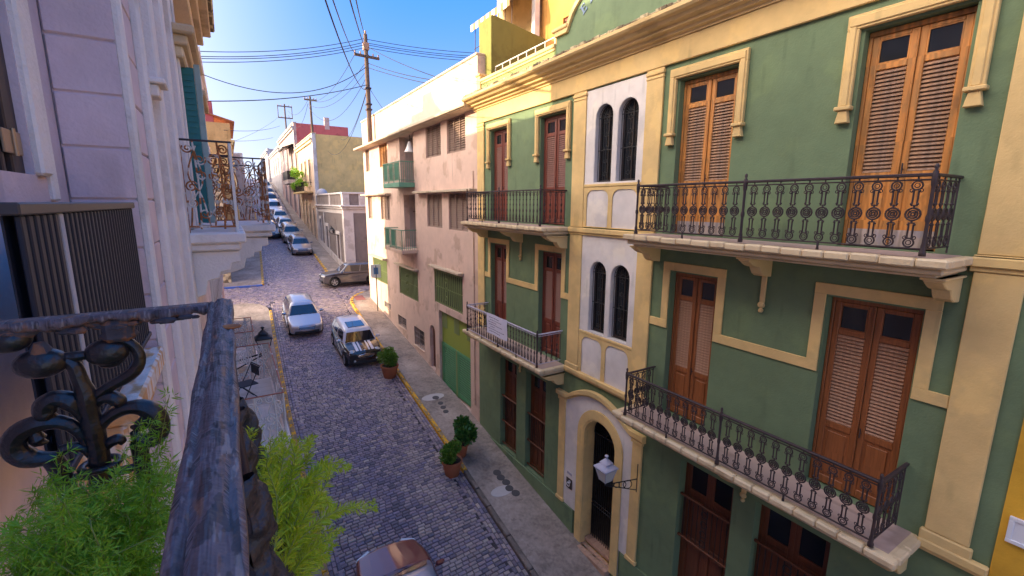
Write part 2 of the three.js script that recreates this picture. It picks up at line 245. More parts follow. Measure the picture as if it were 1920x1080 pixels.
const KR = z => lin([[8, 6.02], [-9, 6.10], [-15, 6.22], [-22, 6.32], [-30, 6.47], [-33, 6.6], [-40, 6.52], [-48, 6.62], [-70, 6.95], [-95, 7.3]], z);
function strip(xa, xb, z0, z1, dy, step = 0.5, skirt = 0) { // a sheet on the hill between two lines
  const pos = [], n = Math.ceil(Math.abs(z1 - z0) / step);
  const P = (x, z, e = 0) => [x, g(z) + dy - e, z];
  const q = (a, b, c, d) => pos.push(...a, ...b, ...c, ...a, ...c, ...d);
  for (let i = 0; i < n; i++) {
    const a = z0 + (z1 - z0) * i / n, b = z0 + (z1 - z0) * (i + 1) / n;
    q(P(xa(a), a), P(xb(a), a), P(xb(b), b), P(xa(b), b));
    if (skirt) { q(P(xa(a), a, skirt), P(xa(a), a), P(xa(b), b), P(xa(b), b, skirt)); q(P(xb(a), a), P(xb(a), a, skirt), P(xb(b), b, skirt), P(xb(b), b)); }
  }
  const gm = new THREE.BufferGeometry(); gm.setAttribute('position', new THREE.Float32BufferAttribute(pos, 3)); gm.computeVertexNormals(); return gm;
}
tag(mesh('ground', [strip(() => -320, () => 320, 40, -420, -0.30, 4)], M.earth), 'bare earth beneath the town on the hill', null, null, 'structure');
const road = mesh('road', [strip(z => KL(z) - 0.1, z => KR(z) + 0.1, 8, -62, 0, 0.5)], M.mortar);
tag(road, 'narrow street of blue violet cobbles climbing the hill', 'road', null, 'structure');
tag(mesh('road', [strip(z => KL(z) - 0.1, z => KR(z) + 0.1, -62, -150, 0.03, 1)], M.roadFar), 'far upper stretch of the cobbled street at the crest', 'road', null, 'structure');
const cross = mesh('cross_street', [strip(() => -14, z => KL(z) - 0.1, -33.2, -37.6, -0.002), strip(z => KR(z) + 0.1, () => 22, -33.2, -38.2, -0.002)], M.mortar);
tag(cross, 'cobbled side street crossing below the grey corner house', 'road', null, 'structure');
const KW = 0.16, KH = 0.13;
const cornerR = z => z > -31.2 ? KR(z) + KW : KR(z) + KW + 2.6 * (1 - Math.sqrt(Math.max(0, 1 - Math.pow((-31.2 - z) / 2.6, 2))));
const cornerL = z => z > -31.4 ? KL(z) - KW : KL(z) - KW - 1.6 * (1 - Math.sqrt(Math.max(0, 1 - Math.pow((-31.4 - z) / 1.9, 2))));
{ // cobbles: long blocks laid across the street, courses along the kerbs
  const list = [];
  const add = (x, z, l, w, yaw, tone) => list.push({ x, z, l, w, yaw, tone });
  const big = fbm(4, 3, 4242);
  for (let z = -7.0; z > -60; z -= 0.118) {
    const a = KL(z) + 0.34, b = KR(z) - 0.36; let x = a - rr(0, 0.2); const skew = -0.10 * (1);
    while (x < b) { const l = rr(0.175, 0.245); if (x + l > a && x + l / 2 < b) add(x + l / 2, z + skew * (x - 3.8) * 0.6 + rr(-0.006, 0.006), l - 0.018, 0.102, rr(-0.035, 0.035) + 0.05, 0); x += l; }
  }
  for (const [f, k] of [[KL, 1], [KR, -1]]) for (let c = 0; c < 3; c++) for (let z = -7.0; z > -60;) { const l = rr(0.18, 0.25); if (z < -33 && z > -38) { z -= l; continue; } add(f(z) + k * (0.06 + c * 0.115), z - l / 2, l - 0.018, 0.10, Math.PI / 2, -0.12); z -= l; }
  for (let z = -31.3; z > -38.1; z -= 0.118) { let x = -3; while (x < 13) { const l = rr(0.175, 0.245), far = z < -33.25; if ((x < KL(z) + (far ? 0.3 : -0.02) && (far || x > cornerL(z) + 0.12)) || (x > KR(z) - (far ? 0.3 : -0.02) && (z < -33.75 || x < cornerR(z) - 0.2))) add(x, z + rr(-0.006, 0.006), l - 0.018, 0.102, rr(-0.04, 0.04), 0); x += l; } }
  const variants = [0, 1, 2, 3].map(i => { const c = cbox(-0.5, 0.5, -0.06, 0.013, -0.5, 0.5, 0.0); return c; });
  // unit block, slightly domed with worn edges; scaled per block
  const unit = (() => { const nx = 4, nz = 3, pos = []; const H = (u, v) => { const e = Math.min(u, 1 - u) * 2.2, f = Math.min(v, 1 - v) * 2.2; return 0.016 * Math.pow(Math.min(1, e * 3), 0.5) * Math.pow(Math.min(1, f * 3), 0.5); };
    const us = [0, 0.08, 0.92, 1], vs = [0, 0.14, 0.86, 1]; const P = (i, j) => [us[i] - 0.5, (i === 0 || i === 3 || j === 0 || j === 3) ? 0.002 : 0.016, vs[j] - 0.5];
    for (let i = 0; i < 3; i++) for (let j = 0; j < 3; j++) { const a = P(i, j), b = P(i, j + 1), c = P(i + 1, j + 1), d = P(i + 1, j); pos.push(...a, ...b, ...c, ...a, ...c, ...d); }
    const S = (a, b) => { const A = [...a], B_ = [...b], A2 = [a[0], -0.05, a[2]], B2 = [b[0], -0.05, b[2]]; pos.push(...A, ...A2, ...B2, ...A, ...B2, ...B_); };
    S(P(0, 0), P(0, 3)); S(P(0, 3), P(3, 3)); S(P(3, 3), P(3, 0)); S(P(3, 0), P(0, 0));
    const q = new THREE.BufferGeometry(); q.setAttribute('position', new THREE.Float32BufferAttribute(pos, 3)); q.computeVertexNormals(); return done(q); })();
  const palette = [[0.290, 0.225, 0.262], [0.350, 0.270, 0.282], [0.245, 0.203, 0.270], [0.45, 0.350, 0.315], [0.320, 0.250, 0.245], [0.175, 0.145, 0.180], [0.50, 0.400, 0.340], [0.39, 0.305, 0.272]];
  const cobM = palette.map(c => mat(c, 0.42, { bumpMap: T.lumps, bumpScale: 0.006 }));
  const inst = mat([1, 1, 1], 0.42, { bumpMap: T.lumps, bumpScale: 0.006 });
  const pick = o => { // stone colours drift in broad patches along the wheel tracks, with odd stones mixed in
    const b = big(o.x / 14, o.z / 26), t = (o.x - KL(o.z)) / (KR(o.z) - KL(o.z)); const pale = 0.75 * Math.exp(-Math.pow((t - 0.24) / 0.11, 2)) + 0.85 * Math.exp(-Math.pow((t - 0.74) / 0.17, 2)) - 0.25 * Math.exp(-Math.pow((t - 0.47) / 0.09, 2));
    const r = rnd(), v = pale * 0.55 + (b - 0.5) * 1.3 + 0.28 + o.tone;
    if (r < 0.05) return 5; if (r > 0.965) return 6;
    if (rnd() < v) return [3, 7, 1, 4][Math.floor(rnd() * 4)]; return [0, 2, 0, 1, 5][Math.floor(rnd() * 5)];
  };
  const place = (o, ob) => { ob.position.set(o.x, g(o.z) + 0.010 + rr(-0.004, 0.004), o.z); ob.rotation.set(slope(o.z) + rr(-0.02, 0.02), 0, rr(-0.02, 0.02)); ob.rotateY(o.yaw); ob.scale.set(o.l, 1, o.w); ob.updateMatrix(); };
  camera.updateProjectionMatrix(); camera.matrixWorldInverse.copy(camera.matrixWorld).invert();
  const seen = list.map(o => { const p = V3(o.x, g(o.z), o.z), d = p.distanceTo(camera.position); p.project(camera); const inn = Math.abs(p.x) < 0.98 && p.y > -0.99 && p.y < 1 && !(p.x < -0.36 && o.z > -13.0); return { o, k: inn ? d : 1e6 + d }; }).sort((a, b) => a.k - b.k);
  seen.slice(0, 300).forEach(({ o }) => { const m = new THREE.Mesh(unit, cobM[pick(o)]); m.name = 'cobble'; m.castShadow = m.receiveShadow = true; place(o, m); road.add(m); });
  const rest = seen.slice(300), im = new THREE.InstancedMesh(unit, inst, rest.length), ob = new THREE.Object3D();
  rest.forEach(({ o }, i) => { place(o, ob); im.setMatrixAt(i, ob.matrix); const c = palette[pick(o)], f = rr(0.85, 1.15); im.setColorAt(i, C(c[0] * f, c[1] * f, c[2] * f)); });
  im.name = 'cobbles'; im.userData.kind = 'stuff'; im.castShadow = im.receiveShadow = true; road.add(im);
}
// pavements and kerbs
tag(mesh('pavement', [strip(cornerR, () => 8.02, 8, -31.9, KH, 0.4, 0.3), strip(cornerR, () => 22, -31.9, -33.7, KH, 0.15, 0.3)], M.concrete), 'stained concrete pavement below the green and pink houses', 'pavement', null, 'structure');
tag(mesh('pavement', [strip(() => -1.2, cornerL, 8, -31.4, KH, 0.4, 0.3), strip(() => -12, cornerL, -31.4, -33.2, KH, 0.15, 0.3)], M.concrete), 'concrete pavement beneath the balconies of the lavender house', 'pavement', null, 'structure');
tag(mesh('pavement', [strip(z => KR(z) + KW, () => 8.5, -38.2, -118, KH, 0.5, 0.3), strip(() => 8.5, () => 22, -38.2, -39.2, KH, 0.5, 0.3)], M.concrete), 'pavement beside the grey corner house and parked cars', 'pavement', null, 'structure');
tag(mesh('pavement', [strip(() => -1, z => KL(z) - KW, -37.4, -118, KH, 0.5, 0.3), strip(() => -12, () => -1, -37.4, -38.4, KH, 0.5, 0.3)], M.concrete), 'pavement on the far left corner with blue kerb end', 'pavement', null, 'structure');
function kerb(name, f, side, z0, z1, m, label) { // kerbstones about a metre long with joints
  const o = thing(name, label, 'kerb'); o.userData.kind = 'structure';
  for (let z = z0; z > z1;) {
    const l = Math.min(rr(0.8, 1.25), z - z1), zm = z - l / 2, k = cbox(side > 0 ? 0 : -KW, side > 0 ? KW : 0, -0.22, KH + 0.012 + rr(-0.008, 0.008), -l / 2 + 0.008, l / 2 - 0.008, 0.022);
    const s = mesh('kerbstone', k, m, o); s.position.set(f(zm), g(zm), zm); s.rotation.set(slope(zm), Math.atan2(f(z) - f(z - l), l) , 0); z -= l;
  }
  return o;
}
kerb('bare_kerb', KR, 1, 2, -13.2, M.kerb, 'bare grey kerbstones along the pavement below the arched gate');
kerb('yellow_kerb', KR, 1, -13.2, -31.2, M.yellow, 'worn yellow painted kerb along the pink house');
kerb('yellow_kerb', KL, -1, 2, -31.4, M.yellow, 'yellow painted kerb under the lavender house balconies');
kerb('yellow_kerb', KR, 1, -38.4, -47, M.yellow, 'yellow painted kerb beside the grey corner house');
kerb('bare_kerb', KR, 1, -47, -80, M.kerb, 'grey kerb along the row of parked cars');
kerb('pale_kerb', KL, -1, -37.6, -70, M.yellow, 'patchy yellow kerb of the far left pavement');
tag(mesh('blue_kerb', [cbox(-1.2, 1.65, g(-37.3) - 0.1, g(-37.3) + 0.15, -37.5, -37.3, 0.02)], M.blueK), 'blue painted kerb end on the far left corner', 'kerb', null, 'structure');
{ // rounded yellow corner in front of the pink house
  const o = thing('corner_kerb', 'curved yellow kerb at the corner of the pink house', 'kerb'); o.userData.kind = 'structure';
  let prev = null; for (let i = 0; i <= 9; i++) { const t = i / 9 * Math.PI / 2, z = -31.2 - 2.58 * Math.sin(t), x = KR(-31.2) + 0.08 + 2.6 * (1 - Math.cos(t)); if (prev) { const dx = x - prev[0], dz = z - prev[1], l = Math.hypot(dx, dz), s = mesh('kerbstone', cbox(-0.09, 0.09, -0.2, KH + 0.014, -l / 2 + 0.006, l / 2 - 0.006, 0.02), i < 7 ? M.yellow : M.kerb, o); s.position.set((x + prev[0]) / 2, g((z + prev[1]) / 2), (z + prev[1]) / 2); s.rotation.y = Math.atan2(-dx, -dz); } prev = [x, z]; }
}
{ const o = mesh('red_ramp', strip(() => 6.95, () => 7.6, -31.6, -32.6, KH + 0.006, 0.3), mat([0.33, 0.12, 0.10], 0.85, { map: T.worn })); tag(o, 'reddish ramp patch on the pavement corner', 'paving', null, 'structure'); }
function disc(x, z, r, m, name, label, cat, group, dy) { const o = mesh(name, new THREE.CylinderGeometry(r, r, 0.012, 18), m); o.position.set(x, g(z) + KH + dy, z); o.rotation.x = slope(z); return tag(o, label, cat, group); }
{ const P = (x, y) => { const d = dirPx(x, y); let t = 5; for (; t < 80; t += 0.02) if (CY + d.y * t < g(d.z * t) + KH) break; return [d.x * t, d.z * t]; };
  for (const [x, y] of [[932, 887], [939, 896], [949, 905], [955, 916], [967, 925]]) { const [a, b] = P(x, y); disc(a, b, 0.14, M.manhole, 'valve_cover', 'small round iron cover set in the pavement near the doors', 'cover', 'round covers in the pavement', 0.008); }
  { const [a, b] = P(941, 921); disc(a, b, 0.40, M.whitePatch, 'cement_patch', 'pale round cement patch beside the iron covers', 'patch', null, 0.003).scale.z = 0.55; }
  { const [a, b] = P(812, 745); disc(a, b, 0.52, M.whitePatch, 'cement_patch', 'pale half round cement patch in front of the green gate', 'patch', null, 0.003).scale.z = 0.5; const [c, d] = P(817, 746); disc(c, d, 0.15, M.manhole, 'valve_cover', 'iron cover in the pale patch by the green gate', 'cover', null, 0.010); }
  for (const [x, y] of [[826, 756], [831, 764], [836, 772]]) { const [a, b] = P(x, y); disc(a, b, 0.12, M.manhole, 'valve_cover', 'dark round cover in the pavement by the green gate', 'cover', 'round covers by the green gate', 0.008); }
}
// ---------------------------------------------------------------- shared building pieces (right hand fronts look towards -x)
// double louvred door: z0..z1 wide, y0..y1 tall, face at x
function louvreDoor(parent, z0, z1, y0, y1, x, frameM, slatM, o = {}) {
  const d = part('door', parent), w = (z1 - z0) / 2, st = 0.085, fr = [], H = y1 - y0;
  const yb = y0 + (o.panel ?? 0.30) * H, yl = y0 + (o.lou ?? 0.80) * H, yg = y1 - 0.12;
  fr.push(cbox(x - 0.01, x + 0.05, y1 - 0.07, y1, z0, z1, 0.006), cbox(x - 0.01, x + 0.05, y0, y1 - 0.07, z0, z0 + 0.045, 0.006), cbox(x - 0.01, x + 0.05, y0, y1 - 0.07, z1 - 0.045, z1, 0.006));
  for (let k = 0; k < 2; k++) {
    const a = z0 + 0.05 + k * (w - 0.04), b = a + w - 0.055;
    fr.push(cbox(x, x + 0.045, y0 + 0.02, y1 - 0.075, a, a + st, 0.008), cbox(x, x + 0.045, y0 + 0.02, y1 - 0.075, b - st, b, 0.008));
    for (const [p, q] of [[y0 + 0.02, y0 + 0.16], [yb - 0.07, yb + 0.05], [yl - 0.02, yl + 0.07], [yg - 0.01, y1 - 0.075]]) fr.push(cbox(x, x + 0.045, p, q, a + st, b - st, 0.008));
    mesh('pane', box(x + 0.024, x + 0.03, yl + 0.07, yg - 0.01, a + st, b - st), M.glass, d);
    // glazing bead
    for (const [p, q, c, e] of [[yl + 0.07, yl + 0.085, a + st, b - st], [yg - 0.025, yg - 0.01, a + st, b - st], [yl + 0.085, yg - 0.025, a + st, a + st + 0.015], [yl + 0.085, yg - 0.025, b - st - 0.015, b - st]]) fr.push(box(x + 0.006, x + 0.024, p, q, c, e));
    // lower field
    mesh('panel', [box(x + 0.022, x + 0.034, y0 + 0.16, yb - 0.07, a + st, b - st), cbox(x + 0.006, x + 0.022, y0 + 0.22, yb - 0.13, a + st + 0.05, b - st - 0.05, 0.012)], o.panelM || frameM, d);
    if (o.foot) mesh('repair_board', cbox(x - 0.008, x - 0.001, y0 + 0.03, y0 + 0.27, a + 0.01, b - 0.01, 0.003), M.greyWood, d);
    const s0 = yb + 0.05, s1 = yl - 0.02, n = Math.round((s1 - s0) / 0.056), geo = done(cbox(-0.006, 0.006, -0.034, 0.034, -(b - a) / 2 + st + 0.002, (b - a) / 2 - st - 0.002, 0.004));
    for (let i = 0; i < n; i++) { const s = mesh('slat', geo, slatM, d); s.position.set(x + 0.022, s0 + (i + 0.5) * (s1 - s0) / n, (a + b) / 2); s.rotation.z = -0.62 + rr(-0.05, 0.05); }
   
  }
  fr.push(rod([x - 0.012, y0 + 0.03, (z0 + z1) / 2], [x - 0.012, y1 - 0.09, (z0 + z1) / 2], 0.014, 6));
  mesh('frame', fr, frameM, d); mesh('handle', [rod([x - 0.04, y0 + 1.05, (z0 + z1) / 2 + 0.05], [x - 0.04, y0 + 1.2, (z0 + z1) / 2 + 0.05], 0.01), rod([x, y0 + 1.12, (z0 + z1) / 2 + 0.05], [x - 0.04, y0 + 1.12, (z0 + z1) / 2 + 0.05], 0.008)], M.iron, d);
  return d;
}
// cast iron baluster with rosette, 0.9 m tall, in the plane z = 0 .. facing +-x when turned
const balusterA = (() => {
  const s = [], r = 0.0105, T2 = (R_, y, z = 0, rr_ = r) => ring(R_, rr_, 14, 5).rotateY(Math.PI / 2).translate(0, y, z);
  s.push(T2(0.052, 0.105), T2(0.026, 0.105, 0, 0.006), T2(0.052, 0.795), T2(0.026, 0.795, 0, 0.006));
  for (const z of [-0.024, 0.024]) { s.push(rod([0, 0.15, z], [0, 0.335, z], r, 5), rod([0, 0.565, z], [0, 0.75, z], r, 5)); for (const y of [0.17, 0.325, 0.575, 0.73]) s.push(new THREE.SphereGeometry(0.016, 6, 5).translate(0, y, z * 1.25)); }
  s.push(T2(0.074, 0.45, 0, 0.012), T2(0.046, 0.45, 0, 0.011), T2(0.020, 0.45, 0, 0.011));
  for (let k = 0; k < 4; k++) { const a = Math.PI / 4 + k * Math.PI / 2; s.push(rod([0, 0.45 + 0.02 * Math.sin(a), 0.02 * Math.cos(a)], [0, 0.45 + 0.072 * Math.sin(a), 0.072 * Math.cos(a)], 0.007, 4)); }
  s.push(rod([0, 0.335, 0], [0, 0.385, 0], 0.012, 5), rod([0, 0.515, 0], [0, 0.565, 0], 0.012, 5), rod([0, 0.03, 0], [0, 0.055, 0], 0.012, 5), rod([0, 0.845, 0], [0, 0.905, 0], 0.010, 5));
  for (const y of [0.345, 0.555]) s.push(rod([0, y, -0.034], [0, y, 0.034], 0.008, 5));
  for (const z of [-0.045, 0.045]) s.push(ring(0.02, 0.006, 8, 4).rotateY(Math.PI / 2).translate(0, 0.165, z), ring(0.02, 0.006, 8, 4).rotateY(Math.PI / 2).translate(0, 0.735, z));
  return done(s);
})();
// pointed lance baluster of the other balconies
const balusterB = (() => {
  const s = []; s.push(rod([0, 0.03, 0], [0, 0.905, 0], 0.010, 5));
  for (const [y, h, w] of [[0.36, 0.10, 0.042], [0.52, 0.08, 0.034]]) s.push(new THREE.ConeGeometry(w, h, 6).scale(0.4, 1, 1).translate(0, y + h / 2, 0), new THREE.ConeGeometry(w, h, 6).rotateX(Math.PI).scale(0.4, 1, 1).translate(0, y - h / 2, 0));
  s.push(ring(0.042, 0.008, 12, 4).rotateY(Math.PI / 2).translate(0, 0.80, 0), ring(0.042, 0.008, 12, 4).rotateY(Math.PI / 2).translate(0, 0.12, 0), new THREE.SphereGeometry(0.022, 6, 5).translate(0, 0.66, 0));
  for (const z of [-0.035, 0.035]) s.push(rod([0, 0.03, z], [0, 0.09, z * 0.7], 0.007, 4), rod([0, 0.25, z * 0.3], [0, 0.17, z * 0.8], 0.007, 4));
  return done(s);
})();
function ironRail(parent, z0, z1, xo, xw, y, bal, posts, pitch, m = M.iron, sides = [1, 1], railM) {
  const b = parent, put = (x, z, turn) => { const o = mesh('baluster', bal, m, b); o.position.set(x, y + 0.05, z); o.rotation.y = turn; };
  const ps = [...posts].sort((p, q) => p - q);
  for (let i = 0; i < ps.length - 1; i++) { const n = Math.round((ps[i + 1] - ps[i] - 0.1) / pitch); for (let k = 0; k < n; k++) put(xo, ps[i] + 0.05 + (k + 0.5) * (ps[i + 1] - ps[i] - 0.1) / n, 0); }
  const rails = [cbox(xo - 0.028, xo + 0.028, y + 0.945, y + 0.985, z0 - 0.02, z1 + 0.02, 0.008), cbox(xo - 0.012, xo + 0.012, y + 0.075, y + 0.095, z0, z1, 0.004), cbox(xo - 0.010, xo + 0.010, y + 0.90, y + 0.918, z0, z1, 0.004)];
  for (const [z, on] of [[z0, sides[0]], [z1, sides[1]]]) if (on) {
    rails.push(cbox(xo + 0.03, xw + 0.05, y + 0.947, y + 0.983, z - 0.025, z + 0.025, 0.008), cbox(xo + 0.03, xw, y + 0.075, y + 0.095, z - 0.011, z + 0.011, 0.004), cbox(xo + 0.03, xw, y + 0.90, y + 0.918, z - 0.010, z + 0.010, 0.004));
    const n = Math.max(2, Math.round((xw - xo - 0.1) / pitch)); for (let k = 0; k < n; k++) put(xo + 0.05 + (k + 0.5) * (xw - xo - 0.1) / n, z, Math.PI / 2);
    mesh('end_bar', rod([xw - 0.02, y, z], [xw - 0.02, y + 0.95, z], 0.011, 6), m, b);
  }
  mesh('handrail', rails, railM || m, b);
  for (const z of ps) mesh('post', [lathe([[0.001, 0], [0.038, 0], [0.038, 0.05], [0.026, 0.07], [0.030, 0.12], [0.022, 0.16], [0.020, 0.40], [0.030, 0.43], [0.030, 0.47], [0.020, 0.50], [0.020, 0.82], [0.030, 0.85], [0.034, 0.94], [0.030, 1.0], [0.014, 1.02], [0.024, 1.05], [0.018, 1.085], [0.001, 1.095]], 10).translate(xo, y, z)], m, b);
  for (let i = 0; i < ps.length - 1; i++) { const z = (ps[i] + ps[i + 1]) / 2; mesh('foot', [lathe([[0.001, -0.02], [0.022, -0.02], [0.016, 0.03], [0.018, 0.09], [0.001, 0.095]], 8).translate(xo, y, z)], m, b); }
}
function slabWithStones(b, z0, z1, xo, xw, top, ends = [1, 1]) {
  mesh('slab', [box(xo + 0.10, xw + 0.02, top - 0.12, top, z0 + (ends[0] ? 0.08 : 0), z1 - (ends[1] ? 0.08 : 0)), cbox(xo + 0.09, xw, top - 0.19, top - 0.122, z0 + 0.06, z1 - 0.06, 0.02), cbox(xo + 0.20, xw, top - 0.24, top - 0.192, z0 + 0.14, z1 - 0.14, 0.02)], M.slab, b);
  mesh('floor_paving', box(xo + 0.16, xw, top + 0.0, top + 0.006, z0 + 0.14, z1 - 0.14), M.slabTop, b);
  for (let z = z0; z < z1 - 0.05;) { const l = Math.min(rr(0.27, 0.38), z1 - z), e = rr(-0.008, 0.008); mesh('edge_stone', cbox(xo + e, xo + 0.15, top - 0.105 + e, top + 0.008 + e, z + 0.004, z + l - 0.004, 0.022), M.slab, b); z += l; }
  for (const [z, on] of [[z0, ends[0]], [z1, ends[1]]]) if (on) for (let x = xo + 0.155; x < xw - 0.02;) { const l = Math.min(0.36, xw - x); mesh('edge_stone', cbox(x + 0.003, x + l - 0.003, top - 0.103, top + 0.006, z === z0 ? z : z - 0.12, z === z0 ? z + 0.12 : z, 0.02), M.slab, b); x += l; }
}
// scrolled console under a balcony; pendant: strip hanging on the wall
function console_(b, z, xw, top, out, h, pendant = 0, m = M.creamW) {
  const p = [[xw, top], [xw - out, top], [xw - out, top - 0.05], [xw - out + 0.05, top - 0.07]];
  for (let i = 0; i <= 8; i++) { const t = i / 8; p.push([xw - out + 0.07 + (out - 0.18) * t + 0.05 * Math.sin(t * Math.PI * 2), top - 0.09 - (h - 0.10) * Math.pow(t, 1.15) - 0.03 * Math.sin(t * Math.PI * 3)]); }
  p.push([xw - 0.03, top - h], [xw, top - h]);
  mesh('bracket', [extZ(p, [], z - 0.10, z + 0.10, 0.012), cbox(xw - out - 0.02, xw, top - 0.03, top + 0.0, z - 0.13, z + 0.13, 0.008)], m, b);
  if (pendant) mesh('pendant', [cbox(xw - 0.05, xw - 0.002, top - h - pendant + 0.14, top - h, z - 0.045, z + 0.045, 0.012), new THREE.SphereGeometry(0.07, 8, 6).scale(0.7, 0.8, 1).translate(xw - 0.045, top - h - pendant + 0.1, z), new THREE.SphereGeometry(0.045, 8, 6).translate(xw - 0.04, top - h - pendant, z)], m, b);
}
// iron grille for a round headed window
function archGrille(b, z0, z1, y0, yt, x) {
  const r = (z1 - z0) / 2, c = (z0 + z1) / 2, ys = yt - r, s = [], w = r - 0.03;
  for (let i = 0; i <= 6; i++) { const z = c - w + i * w / 3; s.push(rod([x, y0 + 0.02, z], [x, ys, z], 0.007, 5)); }
  for (const y of [y0 + 0.03, y0 + (ys - y0) * 0.5, ys]) s.push(rod([x - 0.006, y, c - w], [x - 0.006, y, c + w], 0.010, 5));
  for (let i = 1; i < 8; i++) { const a = Math.PI * i / 8; s.push(rod([x, ys + 0.07 * Math.sin(a), c + 0.07 * Math.cos(a)], [x, ys + w * Math.sin(a), c + w * Math.cos(a)], 0.006, 4)); }
  s.push(ring(w, 0.008, 18, 4, Math.PI).rotateY(-Math.PI / 2).translate(x, ys, c), ring(0.07, 0.007, 12, 4, Math.PI).rotateY(-Math.PI / 2).translate(x, ys, c));
  for (let k = 0; k < 5; k++) { const y = y0 + 0.2 + k * (ys - y0 - 0.3) / 4; s.push(ring(0.05, 0.008, 10, 4).rotateY(Math.PI / 2).translate(x - 0.01, y, c), ring(0.026, 0.007, 8, 4).rotateY(Math.PI / 2).translate(x - 0.01, y, c + 0.07), ring(0.026, 0.007, 8, 4).rotateY(Math.PI / 2).translate(x - 0.01, y, c - 0.07)); }
  mesh('grille', s, M.ironBlack, b);
}

// ---------------------------------------------------------------- green house with cream trim
const GX = 8, Z0 = -15.4, Z1 = -1.12;
const gh = thing('green_house', 'green three storey house with cream trim and iron balconies', 'house');
{
  const doorsUp = [[-14.43, -13.29], [-11.44, -10.22], [-6.56, -5.31], [-3.38, -2.21]], doorsMid = [[-14.43, -13.34], [-11.40, -10.27], [-6.45, -5.35], [-3.40, -2.21]];
  const ground = [[-13.75, -12.62], [-12.05, -10.90], [-5.84, -4.59], [-4.14, -2.87]];
  const arcs = [[-9.05, -8.40], [-8.27, -7.60]], PC = -8.38;
  const upH = doorsUp.map(([a, b]) => rect(a, b, 10.60, 13.67)), midH = doorsMid.map(([a, b]) => rect(a, b, 6.58, 9.80)), grH = ground.map(([a, b], i) => rect(a, b, i < 2 ? 2.24 : 1.2, 5.72));
  const winU = arcs.map(([a, b]) => arch(a, b, 11.73, 13.62)), winM = arcs.map(([a, b]) => arch(a, b, 7.84, 9.78)), gate = arch(PC - 0.64, PC + 0.64, 1.36, 5.5, 16);
  mesh('wall', [extX(rect(Z0, Z1, 0, 15.0), [...upH, ...midH, ...grH, ...winU, ...winM, gate], GX, GX + 0.38)], M.green, gh);
  mesh('side_wall', [box(GX + 0.38, 19, 0, 15.0, Z0, Z0 + 0.3), box(GX + 0.38, 19, 0, 15.0, Z1 - 0.3, Z1), box(18.7, 19, 0, 15.0, Z0 + 0.3, Z1 - 0.3)], M.green, gh);
  mesh('roof', [box(GX + 0.1, 19, 15.0, 15.12, Z0, Z1), box(GX + 0.38, 18.7, 10.35, 10.45, Z0 + 0.3, Z1 - 0.3), box(GX + 0.38, 18.7, 6.35, 6.45, Z0 + 0.3, Z1 - 0.3)], M.concrete, gh);
  // plinth
  mesh('plinth', [extX([[Z0 + 0.02, 0.2], [PC - 0.98, 0.2], [PC - 0.98, 2.22], [Z0 + 0.02, 2.22]], [], GX - 0.06, GX - 0.002, 0.006), extX([[PC + 0.98, 0], [Z1 - 0.01, 0], [Z1 - 0.01, 2.22], [PC + 0.98, 2.22]], [], GX - 0.06, GX - 0.002, 0.006)], M.green, gh);
  // cream pilasters, frieze, string courses
  const pilasters = [[Z0 + 0.005, -14.89], [-9.88, -9.38], [-7.41, -6.95], [-1.79, -1.33]];
  for (const [a, b] of pilasters) {
    const near = a > -2, lo = near ? 6.6 : 6.6, cap = [cbox(GX - 0.075, GX - 0.002, 13.90, 13.97, a - 0.02, b + 0.02, 0.012), cbox(GX - 0.065, GX - 0.002, 13.82, 13.86, a - 0.01, b + 0.01, 0.01)];
    mesh('pilaster', [cbox(GX - 0.05, GX - 0.002, 10.62, 14.02, a, b, 0.008), cbox(GX - 0.05, GX - 0.002, lo + 0.16, 10.40, a, b, 0.008), cbox(GX - 0.085, GX - 0.002, lo, lo + 0.155, a - 0.04, b + 0.04, 0.015), cbox(GX - 0.085, GX - 0.002, 10.60, 10.615, a - 0.02, b + 0.02, 0.005), ...cap], M.cream, gh);
  }
  mesh('frieze', cbox(GX - 0.065, GX - 0.001, 14.025, 14.47, Z0 + 0.01, Z1, 0.01), M.cream, gh);
  for (const y of [10.405, 6.43]) for (const [a, b] of [[-9.92, -6.92], [-1.83, Z1]]) mesh('string_course', [cbox(GX - 0.11, GX - 0.003, y + 0.06, y + 0.185, a, b, 0.015), cbox(GX - 0.07, GX - 0.003, y, y + 0.058, a, b, 0.01)], M.cream, gh);
  // cornice
  const cp = [[GX + 0.1, 14.47], [GX - 0.10, 14.47], [GX - 0.10, 14.51], [GX - 0.18, 14.53], [GX - 0.20, 14.58], [GX - 0.30, 14.60], [GX - 0.30, 14.65], [GX - 0.42, 14.68], [GX - 0.47, 14.74], [GX - 0.56, 14.76], [GX - 0.60, 14.80], [GX - 0.60, 14.86], [GX - 0.55, 14.89], [GX + 0.1, 14.93]];
  mesh('cornice', extZ(cp, [], Z0 - 0.12, Z1), M.creamW, gh);
  { const s = []; for (let z = Z0 - 0.1; z < Z1;) { const l = rr(0.07, 0.24), h = rr(0.012, 0.05); s.push(cbox(GX - 0.585 + rr(0, 0.03), GX - 0.30 + rr(-0.1, 0), 14.875, 14.905 + h, z, z + l - 0.008, 0.012)); z += l; } const o = mesh('coping_tiles', s, M.coping, gh); o.userData.kind = 'stuff'; }
  // parapet, end pier and curved pediment
  mesh('parapet', [box(GX + 0.0, GX + 0.25, 14.9, 15.40, -15.12, -10.78)], M.greenPar, gh);
  mesh('parapet_coping', [cbox(GX - 0.06, GX + 0.30, 15.40, 15.50, -15.15, -10.80, 0.015), cbox(GX - 0.03, GX + 0.27, 15.33, 15.398, -15.13, -10.80, 0.01)], M.creamW, gh);
